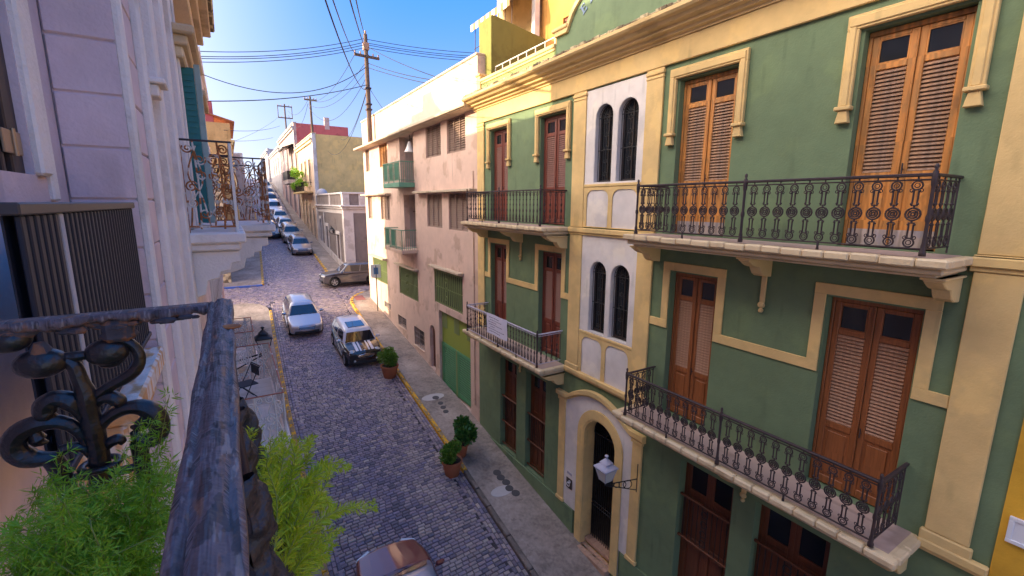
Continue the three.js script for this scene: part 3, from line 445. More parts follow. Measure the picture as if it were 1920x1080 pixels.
  mesh('end_pier', [cbox(GX - 0.05, GX + 0.3, 14.92, 15.62, -15.42, -15.14, 0.01), cbox(GX - 0.09, GX + 0.34, 15.62, 15.70, -15.46, -15.12, 0.015)], M.cream, gh);
  const curve = [[-10.76, 15.62], [-10.24, 15.62], [-10.14, 15.80], [-10.02, 15.98], [-9.86, 16.13], [-9.68, 16.26], [-9.44, 16.42], [-9.1, 16.62], [-8.6, 16.86], [-8.0, 17.06], [-7.3, 17.2], [-6.5, 17.26], [-5.7, 17.2], [-5, 17.06], [-4.4, 16.86], [-3.9, 16.62], [-3.5, 16.4], [-3.2, 16.1], [-2.9, 15.75], [-2.4, 15.62], [Z1, 15.62]];
  mesh('pediment', extX([[-10.76, 14.9], [Z1, 14.9], ...[...curve].reverse()], [], GX - 0.005, GX + 0.25), M.green, gh);
  { const up = curve.map(([a, b], i) => { const p = curve[Math.max(0, i - 1)], q = curve[Math.min(curve.length - 1, i + 1)], dx = q[0] - p[0], dy = q[1] - p[1], l = Math.hypot(dx, dy); return [a - dy / l * 0.11, b + dx / l * 0.11]; }); mesh('pediment_coping', [extX([...curve, ...up.reverse()], [], GX - 0.08, GX + 0.3), cbox(GX - 0.12, GX + 0.34, 15.735, 15.83, -10.86, -10.2, 0.02)], M.creamW, gh); }
  // centre bay: white fields with round headed windows, cream fields with white arched blind panels
  for (const [base, top, yw0, ywt] of [[10.62, 13.99, 11.73, 13.62], [6.60, 10.40, 7.84, 9.78]]) {
    mesh('white_field', extX(rect(-9.375, -7.415, yw0 - 0.02, top), arcs.map(([a, b]) => arch(a, b, yw0, ywt)), GX - 0.022, GX - 0.002), M.white, gh);
    mesh('sill_band', cbox(GX - 0.05, GX - 0.002, yw0 - 0.09, yw0 - 0.022, -9.375, -7.415, 0.01), M.cream, gh);
    const blind = [[-9.26, -8.46], [-8.32, -7.52]];
    mesh('cream_field', extX(rect(-9.375, -7.415, base, yw0 - 0.092), blind.map(([a, b]) => { const t = yw0 - 0.17, r = 0.22, p = [[a, base + 0.02], [b, base + 0.02]]; for (let i = 0; i <= 5; i++) p.push([b - r + r * Math.cos(i / 5 * Math.PI / 2), t - r + r * Math.sin(i / 5 * Math.PI / 2)]); for (let i = 0; i <= 5; i++) p.push([a + r - r * Math.sin(i / 5 * Math.PI / 2), t - r + r * Math.cos(i / 5 * Math.PI / 2)]); return p; }), GX - 0.034, GX - 0.002), M.cream, gh);
    for (const [a, b] of blind) mesh('blind_panel', box(GX - 0.012, GX - 0.003, base + 0.01, yw0 - 0.15, a - 0.03, b + 0.03), M.white, gh);
    for (const [a, b] of arcs) {
      const w = part('window', gh);
      mesh('reveal', [extX(arch(a + 0.0, b - 0.0, yw0 + 0.0, ywt - 0.0), [arch(a + 0.02, b - 0.02, yw0 + 0.02, ywt - 0.02)], GX - 0.018, GX + 0.2)], M.white, w);
      mesh('frame', extX(arch(a + 0.02, b - 0.02, yw0 + 0.02, ywt - 0.02), [arch(a + 0.065, b - 0.065, yw0 + 0.08, ywt - 0.065)], GX + 0.15, GX + 0.2), M.frameDark, w);
      mesh('pane', extX(arch(a + 0.03, b - 0.03, yw0 + 0.03, ywt - 0.03), [], GX + 0.18, GX + 0.19), M.glass, w);
      mesh('glazing_bar', [box(GX + 0.155, GX + 0.195, yw0 + 0.03, ywt - 0.05, (a + b) / 2 - 0.015, (a + b) / 2 + 0.015)], M.frameDark, w);
      archGrille(w, a + 0.02, b - 0.02, yw0 + 0.02, ywt - 0.02, GX + 0.08);
    }
  }
  // upper doors: moulded surround with small consoles
  doorsUp.forEach(([a, b], i) => {
    const f = [], o = 0.21;
    for (const [e0, e1, pr] of [[0.05, o, 0.075], [0.085, o - 0.035, 0.095]]) f.push(cbox(GX - pr, GX - 0.002, 12.66, 13.67 + e0 + 0.002 - 0.02, a - e1, a - e0, 0.01), cbox(GX - pr, GX - 0.002, 12.66, 13.67 + e0 - 0.018, b + e0, b + e1, 0.01), cbox(GX - pr, GX - 0.002, 13.67 + e0 - 0.017, 13.67 + e1 + 0.02, a - e1, b + e1, 0.01));
    mesh('door_surround', f, M.cream, gh);
    for (const [c, d] of [[a - o - 0.03, a - 0.02], [b + 0.02, b + o + 0.03]]) mesh('surround_console', [cbox(GX - 0.13, GX - 0.002, 12.60, 12.658, c, d, 0.012), extX([[c + 0.055, 12.60], [d - 0.055, 12.60], [d - 0.02, 12.42], [c + 0.02, 12.42]], [], GX - 0.095, GX - 0.002, 0.01)], M.cream, gh);
    louvreDoor(gh, a + 0.005, b - 0.005, 10.60, 13.66, GX + 0.14, i < 2 ? M.doorRed : M.doorGold, i < 2 ? M.slatRed : M.slatGold, { lou: 0.83, panel: 0.34, foot: i === 3 || i === 2 });
  });
  // middle doors: flat cream frame that runs on as a band
  doorsMid.forEach(([a, b], i) => {
    mesh('door_surround', [cbox(GX - 0.035, GX - 0.002, 9.83, 10.0, a - 0.19, b + 0.19, 0.006), cbox(GX - 0.034, GX - 0.002, 8.72, 9.83, a - 0.19, a - 0.02, 0.006), cbox(GX - 0.034, GX - 0.002, 8.72, 9.83, b + 0.02, b + 0.19, 0.006)], M.cream, gh);
    louvreDoor(gh, a + 0.005, b - 0.005, 6.58, 9.79, GX + 0.16, i < 2 ? M.doorRed : M.doorBrown, i < 2 ? M.slatRed : M.slatBrown, { lou: 0.82, panel: 0.34 });
  });
  for (const [a, b] of [[-14.885, -14.45], [-13.32, -11.42], [-10.25, -9.885], [-6.945, -6.47], [-5.33, -3.42], [-2.19, -1.795]]) mesh('band', cbox(GX - 0.034, GX - 0.002, 8.54, 8.718, a, b, 0.006), M.cream, gh);
  // ground floor doors with guard bars
  ground.forEach(([a, b], i) => {
    const d = part('door', gh), x = GX + 0.22, y0 = i < 2 ? 2.26 : 1.2, y1 = 5.70, w = (b - a) / 2, fr = [box(x, x + 0.06, y1 - 0.1, y1, a, b), box(x, x + 0.06, y0, y1 - 0.1, a, a + 0.06), box(x, x + 0.06, y0, y1 - 0.1, b - 0.06, b)];
    for (let k = 0; k < 2; k++) { const p = a + 0.06 + k * (w - 0.06), q = p + w - 0.06; fr.push(cbox(x + 0.005, x + 0.05, y0, y1 - 0.1, p, p + 0.09, 0.006), cbox(x + 0.005, x + 0.05, y0, y1 - 0.1, q - 0.09, q, 0.006)); const ys = [y0, y0 + (y1 - y0) * 0.30, y0 + (y1 - y0) * 0.56, y0 + (y1 - y0) * 0.82, y1 - 0.1]; for (let n = 0; n < 4; n++) { fr.push(cbox(x + 0.005, x + 0.05, ys[n], ys[n] + 0.12, p + 0.09, q - 0.09, 0.006)); if (n === 3) mesh('pane', box(x + 0.03, x + 0.036, ys[n] + 0.12, ys[n + 1], p + 0.09, q - 0.09), M.glass, d); else mesh('panel', [box(x + 0.03, x + 0.04, ys[n] + 0.12, ys[n + 1], p + 0.09, q - 0.09), cbox(x + 0.012, x + 0.03, ys[n] + 0.18, ys[n + 1] - 0.06, p + 0.14, q - 0.14, 0.015)], M.doorDark, d); } }
    mesh('frame', fr, M.doorDark, d);
    const [r0, r1] = i < 2 ? [3.22, 4.22] : [3.83, 4.86], bx = GX + 0.10; for (const q of [cbox(bx - 0.03, bx + 0.03, r1 - 0.03, r1 + 0.02, a, b, 0.01), cbox(bx - 0.03, bx + 0.03, r0 - 0.02, r0 + 0.03, a, b, 0.01), cbox(bx - 0.02, bx + 0.02, y0 + 0.06, y0 + 0.1, a, b, 0.01)]) mesh('guard_rail', q, M.doorDark, d);
    for (let k = 1; k < 11; k++) { const z = a + (b - a) * k / 11; mesh('bar', rod([bx, r0, z], [bx, r1, z], 0.010, 6), M.ironBlack, d); }
    if (i >= 2) mesh('bar_ornament', [0, 1, 2, 3].map(k => ring(0.075, 0.011, 12, 4).rotateY(Math.PI / 2).translate(bx - 0.012, r0 + 0.16 + k * 0.23, (a + b) / 2)), M.ironBlack, d);
  });
  // portal
  const PA = -10.14, PB = -6.90;
  { const h = 0.62, out = []; const crown = [[PA - 0.08, 5.66], [PA + 0.38, 5.66]]; for (let i = 0; i <= 20; i++) { const t = i / 20, z = PA + 0.45 + (PB - PA - 0.9) * t, k = Math.abs(2 * t - 1); crown.push([z, 5.70 + 0.42 * Math.pow(Math.cos(Math.min(1, k * 1.04) * Math.PI / 2), 0.8)]); } crown.push([PB - 0.38, 5.66], [PB + 0.08, 5.66]);
    const field = [[PA + 0.30, 2.24], [PC - 0.885, 2.24], [PC - 0.885, 1.36], [PC + 0.885, 1.36], [PC + 0.885, 2.24], [PB - 0.30, 2.24], [PB - 0.30, 5.66], ...crown.slice(2, -2).reverse(), [PA + 0.30, 5.66]];
    mesh('portal_field', extX(field.map(p => [p[0], p[1]]), [arch(PC - 0.885, PC + 0.885, 1.40, 5.76, 20)], GX - 0.030, GX - 0.002), M.white, gh);
    mesh('archivolt', [extX([...arch(PC - 0.88, PC + 0.88, 1.38, 5.755, 20)], [arch(PC - 0.64, PC + 0.64, 1.40, 5.5, 20)], GX - 0.065, GX - 0.004, 0.008), extX(arch(PC - 0.639, PC + 0.639, 1.36, 5.499, 20), [arch(PC - 0.60, PC + 0.60, 1.37, 5.46, 20)], GX - 0.05, GX + 0.36)], M.cream, gh);
    const up = crown.map(p => [p[0], p[1] + 0.13]).reverse(); mesh('crown_moulding', [extX([...crown, ...up], [], GX - 0.14, GX - 0.003, 0.01), extX([...crown.map(p => [p[0], p[1] - 0.06]), ...[...crown].reverse().map(p => [p[0], p[1] - 0.004])], [], GX - 0.08, GX - 0.003, 0.006)], M.cream, gh);
    for (const [a, b] of [[PA, PA + 0.30], [PB - 0.30, PB]]) mesh('portal_pilaster', [cbox(GX - 0.06, GX - 0.002, 2.34, 5.54, a, b, 0.008), cbox(GX - 0.09, GX - 0.002, 2.23, 2.338, a - 0.03, b + 0.03, 0.012), cbox(GX - 0.09, GX - 0.002, 5.50, 5.60, a - 0.03, b + 0.03, 0.012)], M.cream, gh);
    const gt = part('gate', gh), gx = GX + 0.33; 
    const ys = 4.86, bars = []; for (let k = 0; k <= 14; k++) { const z = PC - 0.56 + k * 1.12 / 14; mesh('bar', rod([gx, 1.45, z], [gx, ys, z], 0.013, 6), M.ironBlack, gt); }
    for (let k = 1; k < 12; k++) { const a = Math.PI * k / 12; bars.push(rod([gx, ys + 0.12 * Math.sin(a), PC + 0.12 * Math.cos(a)], [gx, ys + 0.57 * Math.sin(a), PC + 0.57 * Math.cos(a)], 0.010, 5)); }
    bars.push(ring(0.58, 0.016, 22, 5, Math.PI).rotateY(-Math.PI / 2).translate(gx, ys, PC), ring(0.12, 0.012, 12, 4, Math.PI).rotateY(-Math.PI / 2).translate(gx, ys, PC)); for (const y of [1.50, 2.6, 2.72, 3.9, ys]) bars.push(cbox(gx - 0.02, gx + 0.02, y - 0.02, y + 0.02, PC - 0.58, PC + 0.58, 0.006)); mesh('gate_frame', bars, M.ironBlack, gt);
    const st = part('threshold', gh); for (let r = 0; r < 2; r++) for (let k = 0; k < 7; k++) mesh('tile', cbox(r ? GX + 0.12 : GX - 0.20, r ? GX + 0.42 : GX + 0.115, r ? 1.45 : 1.25, r ? 1.56 : 1.40, PC - 0.60 + k * 1.2 / 7 + 0.003, PC - 0.60 + (k + 1) * 1.2 / 7 - 0.003, 0.006), M.stepTile, st);
    const pq = part('number_plaque', gh); mesh('plate', cbox(GX - 0.055, GX - 0.031, 2.84, 3.16, -9.70, -9.44, 0.006), M.frameDark, pq); mesh('figure', [ring(0.06, 0.014, 12, 4).rotateY(Math.PI / 2).translate(GX - 0.057, 2.96, -9.60), ring(0.035, 0.012, 10, 4).rotateY(Math.PI / 2).translate(GX - 0.057, 3.07, -9.54)], M.sign, pq); mesh('small_plate', cbox(GX - 0.045, GX - 0.031, 3.28, 3.36, -9.68, -9.46, 0.004), M.lantern, pq);
  }
  // balconies
  const bal = (z0, z1, top, kind, posts, cons, opt = {}) => {
    const b = part('balcony', gh);
    slabWithStones(b, z0, z1, GX - 0.95, GX - 0.004, top);
    ironRail(b, posts[0], posts[posts.length - 1], GX - 0.88, GX - 0.03, top + 0.03, kind, posts, kind === balusterA ? 0.205 : 0.17, opt.m || M.iron, [1, 1], opt.railM);
    for (const [z, pd] of cons) console_(b, z, GX - 0.004, top - 0.24, 0.72, 0.36, pd);
    return b;
  };
  bal(-7.02, -1.80, 10.58, balusterA, [-6.70, -4.42, -2.08], [[-6.86, 0], [-4.42, 0.62], [-1.98, 0]]);
  bal(-7.08, -1.78, 6.57, balusterA, [-6.72, -4.45, -2.10], [[-6.8, 0], [-4.37, 0.35], [-2.0, 0]]);
  bal(-14.98, -9.92, 10.58, balusterB, [-14.56, -12.35, -10.14], [[-14.75, 0], [-12.4, 0.55], [-10.12, 0]]);
  const lb = bal(-14.98, -9.92, 6.57, balusterB, [-14.65, -12.4, -10.17], [[-14.75, 0], [-12.35, 0.35], [-10.1, 0]], { railM: M.lantern });  // pale handrail colour stands in for a whitish glint on the iron
  // lettering on the pediment, following its curve
  const font = await new FontLoader().loadAsync('fonts/droid/droid_serif_bold.typeface.json');
  const letters = part('lettering', gh);
  for (const [ch, z, y, a] of [['E', -9.66, 15.84, 0.62], ['L', -9.40, 16.02, 0.56]]) { const t = new TextGeometry(ch, { font, size: 0.23, depth: 0.02, curveSegments: 4 }); t.rotateZ(a).rotateY(-Math.PI / 2).translate(GX - 0.004, y, z); mesh('letter', t, M.letter, letters); }
}
{ // white paper banner on the lower balcony: lines of print too small to read
  const cv = document.createElement('canvas'); cv.width = 256; cv.height = 140; const x = cv.getContext('2d'); x.fillStyle = '#d8d4e4'; x.fillRect(0, 0, 256, 140); x.fillStyle = '#77748c';
  const lines = [[22, 150], [38, 190], [54, 120], [70, 200], [86, 90], [102, 205], [118, 170]]; for (const [y, w] of lines) { let u = 20 + (y % 3) * 12; while (u < w) { const l = 6 + ((y * 7 + u * 3) % 17); x.fillRect(u, y, l, 5); u += l + 5; } }
  const t = new THREE.CanvasTexture(cv); t.colorSpace = THREE.SRGBColorSpace;
  const gB = new THREE.PlaneGeometry(1.28, 0.68, 12, 4); const p = gB.attributes.position; for (let i = 0; i < p.count; i++) p.setZ(i, 0.012 * Math.sin(p.getX(i) * 7) + 0.008 * Math.sin(p.getY(i) * 9)); gB.computeVertexNormals();
  const o = new THREE.Mesh(gB, new THREE.MeshStandardMaterial({ map: t, roughness: 0.8, side: THREE.DoubleSide })); o.name = numbered('paper_banner'); o.rotation.y = -Math.PI / 2; o.position.set(7.065, 7.30, -12.39); o.castShadow = o.receiveShadow = true; scene.add(o);
  tag(o, 'white printed banner tied to the lower iron balcony rail', 'banner');
}
{ // things on the roof
  const b = thing('roof_stack', 'olive stained square block standing on the green house roof', 'roof block');
  mesh('block', extZ([[8.32, 15.1], [11.2, 15.1], [11.2, 17.15], [8.5, 17.62], [8.36, 17.62], [8.32, 17.56]], [], -15.9, -15.0, 0.015), M.greenOlive, b);
  const h = thing('terrace_house', 'orange walled roof terrace room with dark window', 'house');
  mesh('wall', [extX(rect(-15.2, -9, 15.12, 20), [rect(-13.9, -12.3, 15.9, 17.6)], 10.6, 10.8), box(10.8, 16, 15.12, 20, -15.2, -15.0), box(10.8, 16, 15.12, 20, -9.2, -9)], M.orangeWall, h); mesh('roof', box(10.3, 16, 20, 20.2, -15.4, -8.8), M.creamW, h);
  const w = part('window', h); mesh('pane', box(10.7, 10.72, 15.9, 17.6, -13.9, -12.3), M.glass, w); mesh('frame', [box(10.66, 10.7, 15.9, 17.6, -13.15, -13.05), box(10.66, 10.7, 17.5, 17.6, -13.9, -12.3), box(10.66, 10.7, 15.9, 16.0, -13.9, -12.3)], M.doorRed, w);
  mesh('column', [cbox(10.2, 10.42, 15.12, 19.9, -15.3, -15.08, 0.01)], M.white, h);
  const r = thing('terrace_railing', 'thin white railing behind the parapet of the green house', 'railing'); mesh('top_rail', rod([8.5, 15.95, -15], [8.5, 15.95, -11], 0.022), M.whiteIron, r); for (let z = -15; z <= -11; z += 0.5) mesh('post', rod([8.5, 15.1, z], [8.5, 15.95, z], 0.016), M.whiteIron, r);
  const a = thing('striped_awning', 'striped canvas awning over the roof terrace', 'awning');
  for (let k = 0; k < 14; k++) mesh('stripe', extZ([[9.15, 18.35], [10.62, 19.35], [10.62, 19.38], [9.15, 18.38]], [], -18.2 + k * 0.22, -18.2 + (k + 1) * 0.22 - 0.002), k % 2 ? M.canvasBrown : M.canvas, a), mesh('valance', box(9.14, 9.15, 18.12, 18.37, -18.2 + k * 0.22, -18.2 + (k + 1) * 0.22 - 0.002), k % 2 ? M.canvasBrown : M.canvas, a);
  for (let k = 0; k < 7; k++) mesh('bar', rod([9.3, 17.2, -18.1 + k * 0.48], [9.3, 18.4, -18.1 + k * 0.48], 0.015), M.iron, a); mesh('bar', rod([9.3, 17.5, -18.2], [9.3, 17.5, -15.2], 0.015), M.iron, a);
  const tp = pxX(996, 76, 9.2); shrub('terrace_plant', 'small orange leaved plant behind the roof parapet', [tp.x, 15.14, tp.z], 0.42, 260, mat([0.52, 0.22, 0.02], 0.6, { transmission: 0.3, thickness: 0 }), null, 0.09);
  const g2 = thing('terrace_side_house', 'pale wall of the neighbouring roof room under the awning', 'house'); mesh('wall', box(10.62, 16, 15.3, 20.5, -18.6, -15.42), M.creamW, g2);
}
// ochre house at the end of the row, with its framed white sign
{ const h = thing('ochre_house', 'ochre yellow house front beside the green house', 'house'); mesh('wall', box(GX - 0.02, GX + 0.4, -1, 15.5, Z1 + 0.004, 7), M.ochre, h); mesh('side_wall', [box(GX + 0.4, 19, -1, 15.5, 6.7, 7), box(GX + 0.4, 19, 15.3, 15.5, Z1 + 0.004, 6.7)], M.ochre, h);
  const s = thing('framed_sign', 'white framed square sign on the ochre wall', 'sign'); mesh('board', box(7.955, 7.975, 7.09, 7.42, -1.03, -0.72), M.sign, s); mesh('frame', [cbox(7.94, 7.975, 7.38, 7.43, -1.045, -0.70, 0.006), cbox(7.94, 7.975, 7.08, 7.13, -1.045, -0.70, 0.006), cbox(7.94, 7.975, 7.13, 7.38, -1.045, -0.995, 0.006), cbox(7.94, 7.975, 7.13, 7.38, -0.75, -0.70, 0.006)], M.sign, s); }
// wall lantern beside the arched gate
function lantern(name, label, P, arm, tone, capM, s = 1) {
  const o = thing(name, label, 'lantern', P); o.scale.setScalar(s);
  const pyr = (w0, w1, h, y) => { const q = new THREE.CylinderGeometry(w1 * Math.SQRT1_2 * 2 / 2 * 1.414 / 1.414, w0, h, 4, 1, true); q.rotateY(Math.PI / 4); return q.translate(0, y + h / 2, 0); };
  mesh('cap', [pyr(0.30, 0.17, 0.11, 0.02), pyr(0.17, 0.05, 0.11, 0.13), pyr(0.31, 0.30, 0.02, 0.0), new THREE.SphereGeometry(0.05, 10, 8).scale(1, 0.6, 1).translate(0, 0.30, 0), rod([0, 0.22, 0], [0, 0.3, 0], 0.025, 8), new THREE.CylinderGeometry(0.30, 0.30, 0.01, 4).rotateY(Math.PI / 4)], capM, o);
  for (let k = 0; k < 4; k++) { const a = k * Math.PI / 2, q = new THREE.BufferGeometry(), w0 = 0.185, w1 = 0.105; q.setAttribute('position', new THREE.Float32BufferAttribute([-w0, 0, w0, w0, 0, w0, w1, -0.34, w1, -w0, 0, w0, w1, -0.34, w1, -w1, -0.34, w1], 3)); q.computeVertexNormals(); q.rotateY(a); mesh('pane', q, M.frost, o); mesh('corner_bar', rod([w0, 0, w0], [w1, -0.34, w1], 0.012, 5).rotateY(a), capM, o); }
  mesh('finial', [new THREE.CylinderGeometry(0.15, 0.11, 0.04, 4).rotateY(Math.PI / 4).translate(0, -0.35, 0), lathe([[0.001, -0.5], [0.03, -0.47], [0.02, -0.43], [0.06, -0.38], [0.001, -0.36]], 8)], tone, o);
  return o;
}
{ const L = lantern('wall_lantern', 'pale violet glass wall lantern on scrolled bracket by the arched gate', [7.22, 4.96, -7.32], 0, M.ironBlack, M.lantern, 1.0);
  const b = part('bracket', L), f = (x, y, z) => [x - 7.22, y - 4.96, z + 7.32];
  const sc = [rod(f(7.95, 4.60, -6.98), f(7.22, 4.50, -7.32), 0.014), rod(f(7.95, 4.30, -6.98), f(7.22, 4.48, -7.32), 0.012), rod(f(7.94, 4.25, -6.98), f(7.94, 5.0, -6.98), 0.012)];
  mesh('arm', sc, M.ironBlack, b); mesh('scroll', [0.2, 0.36, 0.54, 0.7].map((t, i) => ring(0.05 + 0.02 * i, 0.011, 12, 4).rotateY(-0.44).translate(...f(7.22 + 0.73 * t, 4.47 + 0.0 * t, -7.32 + 0.34 * t))), M.ironBlack, b); }
// ---------------------------------------------------------------- pink house
{
  const h = thing('pink_house', 'pale pink three storey house with brown louvred windows and green balconies', 'house');
  const A = -32.0, B = Z0 - 0.02, top = 16.38;
  const jal = [[-18.2, -16.46, 13.23, 14.60], [-20.6, -18.86, 13.23, 14.60], [-28.2, -26.6, 13.3, 14.60], [-31.4, -30.5, 13.2, 14.60], [-20.65, -18.87, 10.12, 11.62], [-18.15, -16.30, 10.10, 11.62], [-28.35, -26.5, 10.2, 11.62], [-31.35, -30.35, 10.17, 11.62]];
  const rec = [[-24.4, -22.3, 12.2, 14.6], [-24.0, -22.26, 8.87, 11.63]];
  const gr = [[-30.8, -27.6, 6.2, 7.68, 7.72], [-25.27, -22.2, 6.12, 7.70, 7.76], [-19.97, -16.88, 6.60, 8.2, 8.26]];
  const vents = [[-28.5, -27.15, 4.72, 5.06], [-25.75, -24.3, 4.14, 4.76], [-23.0, -21.5, 3.68, 4.70]], ad = [-20.72, -20.02, 3.12, 5.35], gate = [-19.5, -16.2, 2.5, 6.30];
  const R4 = q => rect(q[0], q[1], q[2], q[3]);
  mesh('wall', [extX(rect(A, B, 1.2, top), [...jal.map(R4), ...rec.map(R4), ...gr.map(R4), ...vents.map(R4), arch(...ad), R4(gate)], GX, GX + 0.30)], M.pink, h);
  mesh('side_wall', [box(GX + 0.30, 20, 3, top, A, A + 0.3), box(GX + 0.30, 20, 2, top, B - 0.3, B), box(19.7, 20, 2, top, A + 0.3, B - 0.3)], M.pink, h);
  mesh('roof', [box(GX + 0.3, 19.7, 15.2, 15.35, A + 0.3, B - 0.3), box(GX + 0.3, 19.7, 11.9, 12.0, A + 0.3, B - 0.3), box(GX + 0.3, 19.7, 8.3, 8.4, A + 0.3, B - 0.3)], M.concrete, h);
  mesh('coping', cbox(GX - 0.05, GX + 0.36, top, top + 0.09, A - 0.05, B, 0.02), M.pinkTrim, h);
  mesh('ledge', [cbox(GX - 0.55, GX - 0.002, 14.62, 14.73, A - 0.35, B - 0.02, 0.015), box(GX - 0.48, GX - 0.002, 14.60, 14.622, A - 0.3, B - 0.06)], M.ledge, h);
  for (const [a, b] of [[-21.75, B - 0.1], [A, -26.2]]) mesh('ledge', cbox(GX - 0.32, GX - 0.002, 11.66, 11.76, a, b, 0.015), M.ledge, h);
  mesh('base_course', cbox(GX - 0.035, GX - 0.002, 1.2, 1.25, A, B), M.pinkTrim, h);
  for (const q of gr) mesh('hood', cbox(GX - 0.26, GX - 0.002, q[4] + 0.03, q[4] + 0.13, q[0] - 0.12, q[1] + 0.12, 0.015), M.ledge, h);
  for (const q of vents) mesh('sill', cbox(GX - 0.05, GX - 0.002, q[2] - 0.06, q[2] - 0.005, q[0] - 0.05, q[1] + 0.05, 0.01), M.pinkTrim, h);
  jal.forEach((q, i) => { const w = part('window', h), m = i === 2 ? M.jalSunlit : M.jal, s = [], n = Math.round((q[3] - q[2]) / 0.095), cols = (q[1] - q[0]) > 1.2 ? 3 : 1; for (let k = 0; k < n; k++) for (let c = 0; c < cols; c++) { const a = q[0] + 0.05 + c * (q[1] - q[0] - 0.1) / cols, b = a + (q[1] - q[0] - 0.1) / cols - 0.03; s.push(box(-0.007, 0.007, -0.052, 0.052, a, b).rotateZ(-0.75).translate(GX + 0.11, q[2] + 0.06 + (k + 0.5) * (q[3] - q[2] - 0.12) / n, 0)); } const o = mesh('louvre_slats', s, m, w); o.userData.kind = 'stuff'; const f = [box(GX + 0.06, GX + 0.16, q[2], q[2] + 0.05, q[0], q[1]), box(GX + 0.06, GX + 0.16, q[3] - 0.05, q[3], q[0], q[1]), box(GX + 0.06, GX + 0.16, q[2] + 0.05, q[3] - 0.05, q[0], q[0] + 0.05), box(GX + 0.06, GX + 0.16, q[2] + 0.05, q[3] - 0.05, q[1] - 0.05, q[1])]; for (let c = 1; c < cols; c++) { const z = q[0] + 0.05 + c * (q[1] - q[0] - 0.1) / cols - 0.015; f.push(box(GX + 0.05, GX + 0.16, q[2] + 0.05, q[3] - 0.05, z - 0.02, z + 0.02)); } mesh('frame', f, m, w); });  // one window has sunlight put into its orange louvre colour
  rec.forEach((q, i) => { const r = part('balcony_recess', h), d = 1.1; mesh('recess_wall', [box(GX + 0.3, GX + d, q[2] - 0.1, q[3] + 0.1, q[0] - 0.1, q[0]), box(GX + 0.3, GX + d, q[2] - 0.1, q[3] + 0.1, q[1], q[1] + 0.1), box(GX + d, GX + d + 0.1, q[2] - 0.1, q[3] + 0.1, q[0] - 0.1, q[1] + 0.1), box(GX + 0.3, GX + d, q[3], q[3] + 0.1, q[0], q[1]), box(GX + 0.3, GX + d, q[2] - 0.1, q[2], q[0], q[1])], M.recess, r); mesh('doorway', box(GX + d - 0.03, GX + d - 0.005, q[2], q[2] + 1.95, q[0] + 0.9, q[1] - 0.15), i ? M.doorDark : M.doorRed, r); if (i) mesh('curtain_rod', rod([GX + 0.5, q[2] + 1.9, q[0]], [GX + 0.5, q[2] + 1.9, q[1]], 0.02), M.iron, r); });
  // green balconies
  [[-24.92, -22.2, 12.2, 1.02], [-25.12, -22.15, 8.87, 1.02]].forEach(([a, b, y, hh], i) => { const q = part('balcony', h), x0 = GX - 0.8, m = M.greenBal; mesh('slab', cbox(x0, GX - 0.004, y - (i ? 0.17 : 0.22), y, a, b, 0.015), i ? M.pinkTrim : M.greenBal, q); mesh('rail', [cbox(x0 + 0.01, x0 + 0.05, y + hh - 0.04, y + hh, a, b, 0.008), cbox(x0 + 0.05, GX - 0.01, y + hh - 0.04, y + hh, b - 0.05, b - 0.01, 0.008), cbox(x0 + 0.05, GX - 0.01, y + hh - 0.04, y + hh, a + 0.01, a + 0.05, 0.008), box(x0 + 0.02, x0 + 0.04, y + 0.1, y + 0.13, a, b), box(x0 + 0.05, GX - 0.01, y + 0.1, y + 0.13, b - 0.04, b - 0.02)], m, q); for (let k = 0; k <= 18; k++) { const z = a + 0.03 + (b - a - 0.06) * k / 18; mesh('baluster', rod([x0 + 0.03, y, z], [x0 + 0.03, y + hh - 0.04, z], k % 6 ? 0.011 : 0.024, 5), m, q); } for (let k = 1; k < 7; k++) { const x = x0 + 0.03 + 0.75 * k / 7; mesh('baluster', rod([x, y, b - 0.03], [x, y + hh - 0.04, b - 0.03], 0.011, 5), m, q); } for (let k = 0; k < (i ? 2 : 3); k++) { const z = a + 0.12 + k * (b - a) / 3; mesh('panel', cbox(x0 + 0.045, x0 + 0.055, y + 0.14, y + hh - 0.06, z, z + (b - a) / 3 - 0.3, 0.003), m, q); } });
  // ground floor windows behind green bars
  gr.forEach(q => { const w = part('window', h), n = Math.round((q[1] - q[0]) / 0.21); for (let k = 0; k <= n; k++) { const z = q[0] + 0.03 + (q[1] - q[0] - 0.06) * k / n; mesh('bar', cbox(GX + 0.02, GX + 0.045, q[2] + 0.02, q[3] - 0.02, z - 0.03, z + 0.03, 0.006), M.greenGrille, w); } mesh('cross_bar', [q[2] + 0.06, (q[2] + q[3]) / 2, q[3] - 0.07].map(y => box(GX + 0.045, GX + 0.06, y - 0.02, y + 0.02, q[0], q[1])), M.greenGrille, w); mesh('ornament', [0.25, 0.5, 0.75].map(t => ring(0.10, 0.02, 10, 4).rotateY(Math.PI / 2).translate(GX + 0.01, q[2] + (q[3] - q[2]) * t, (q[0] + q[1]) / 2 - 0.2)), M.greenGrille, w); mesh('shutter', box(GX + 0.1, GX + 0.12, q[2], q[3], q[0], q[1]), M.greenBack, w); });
  vents.forEach(q => { const w = part('vent', h), s = []; for (let k = 0; k <= 6; k++) s.push(rod([GX + 0.05, q[2], q[0] + (q[1] - q[0]) * k / 6], [GX + 0.05, q[3], q[0] + (q[1] - q[0]) * k / 6], 0.016, 4)); for (let k = 0; k <= 4; k++) s.push(rod([GX + 0.04, q[2] + (q[3] - q[2]) * k / 4, q[0]], [GX + 0.04, q[2] + (q[3] - q[2]) * k / 4, q[1]], 0.016, 4)); mesh('grille', s, M.greyWood, w); });
  mesh('narrow_door', extX(arch(ad[0], ad[1], ad[2], ad[3]), [], GX + 0.18, GX + 0.22), M.doorDark, h);
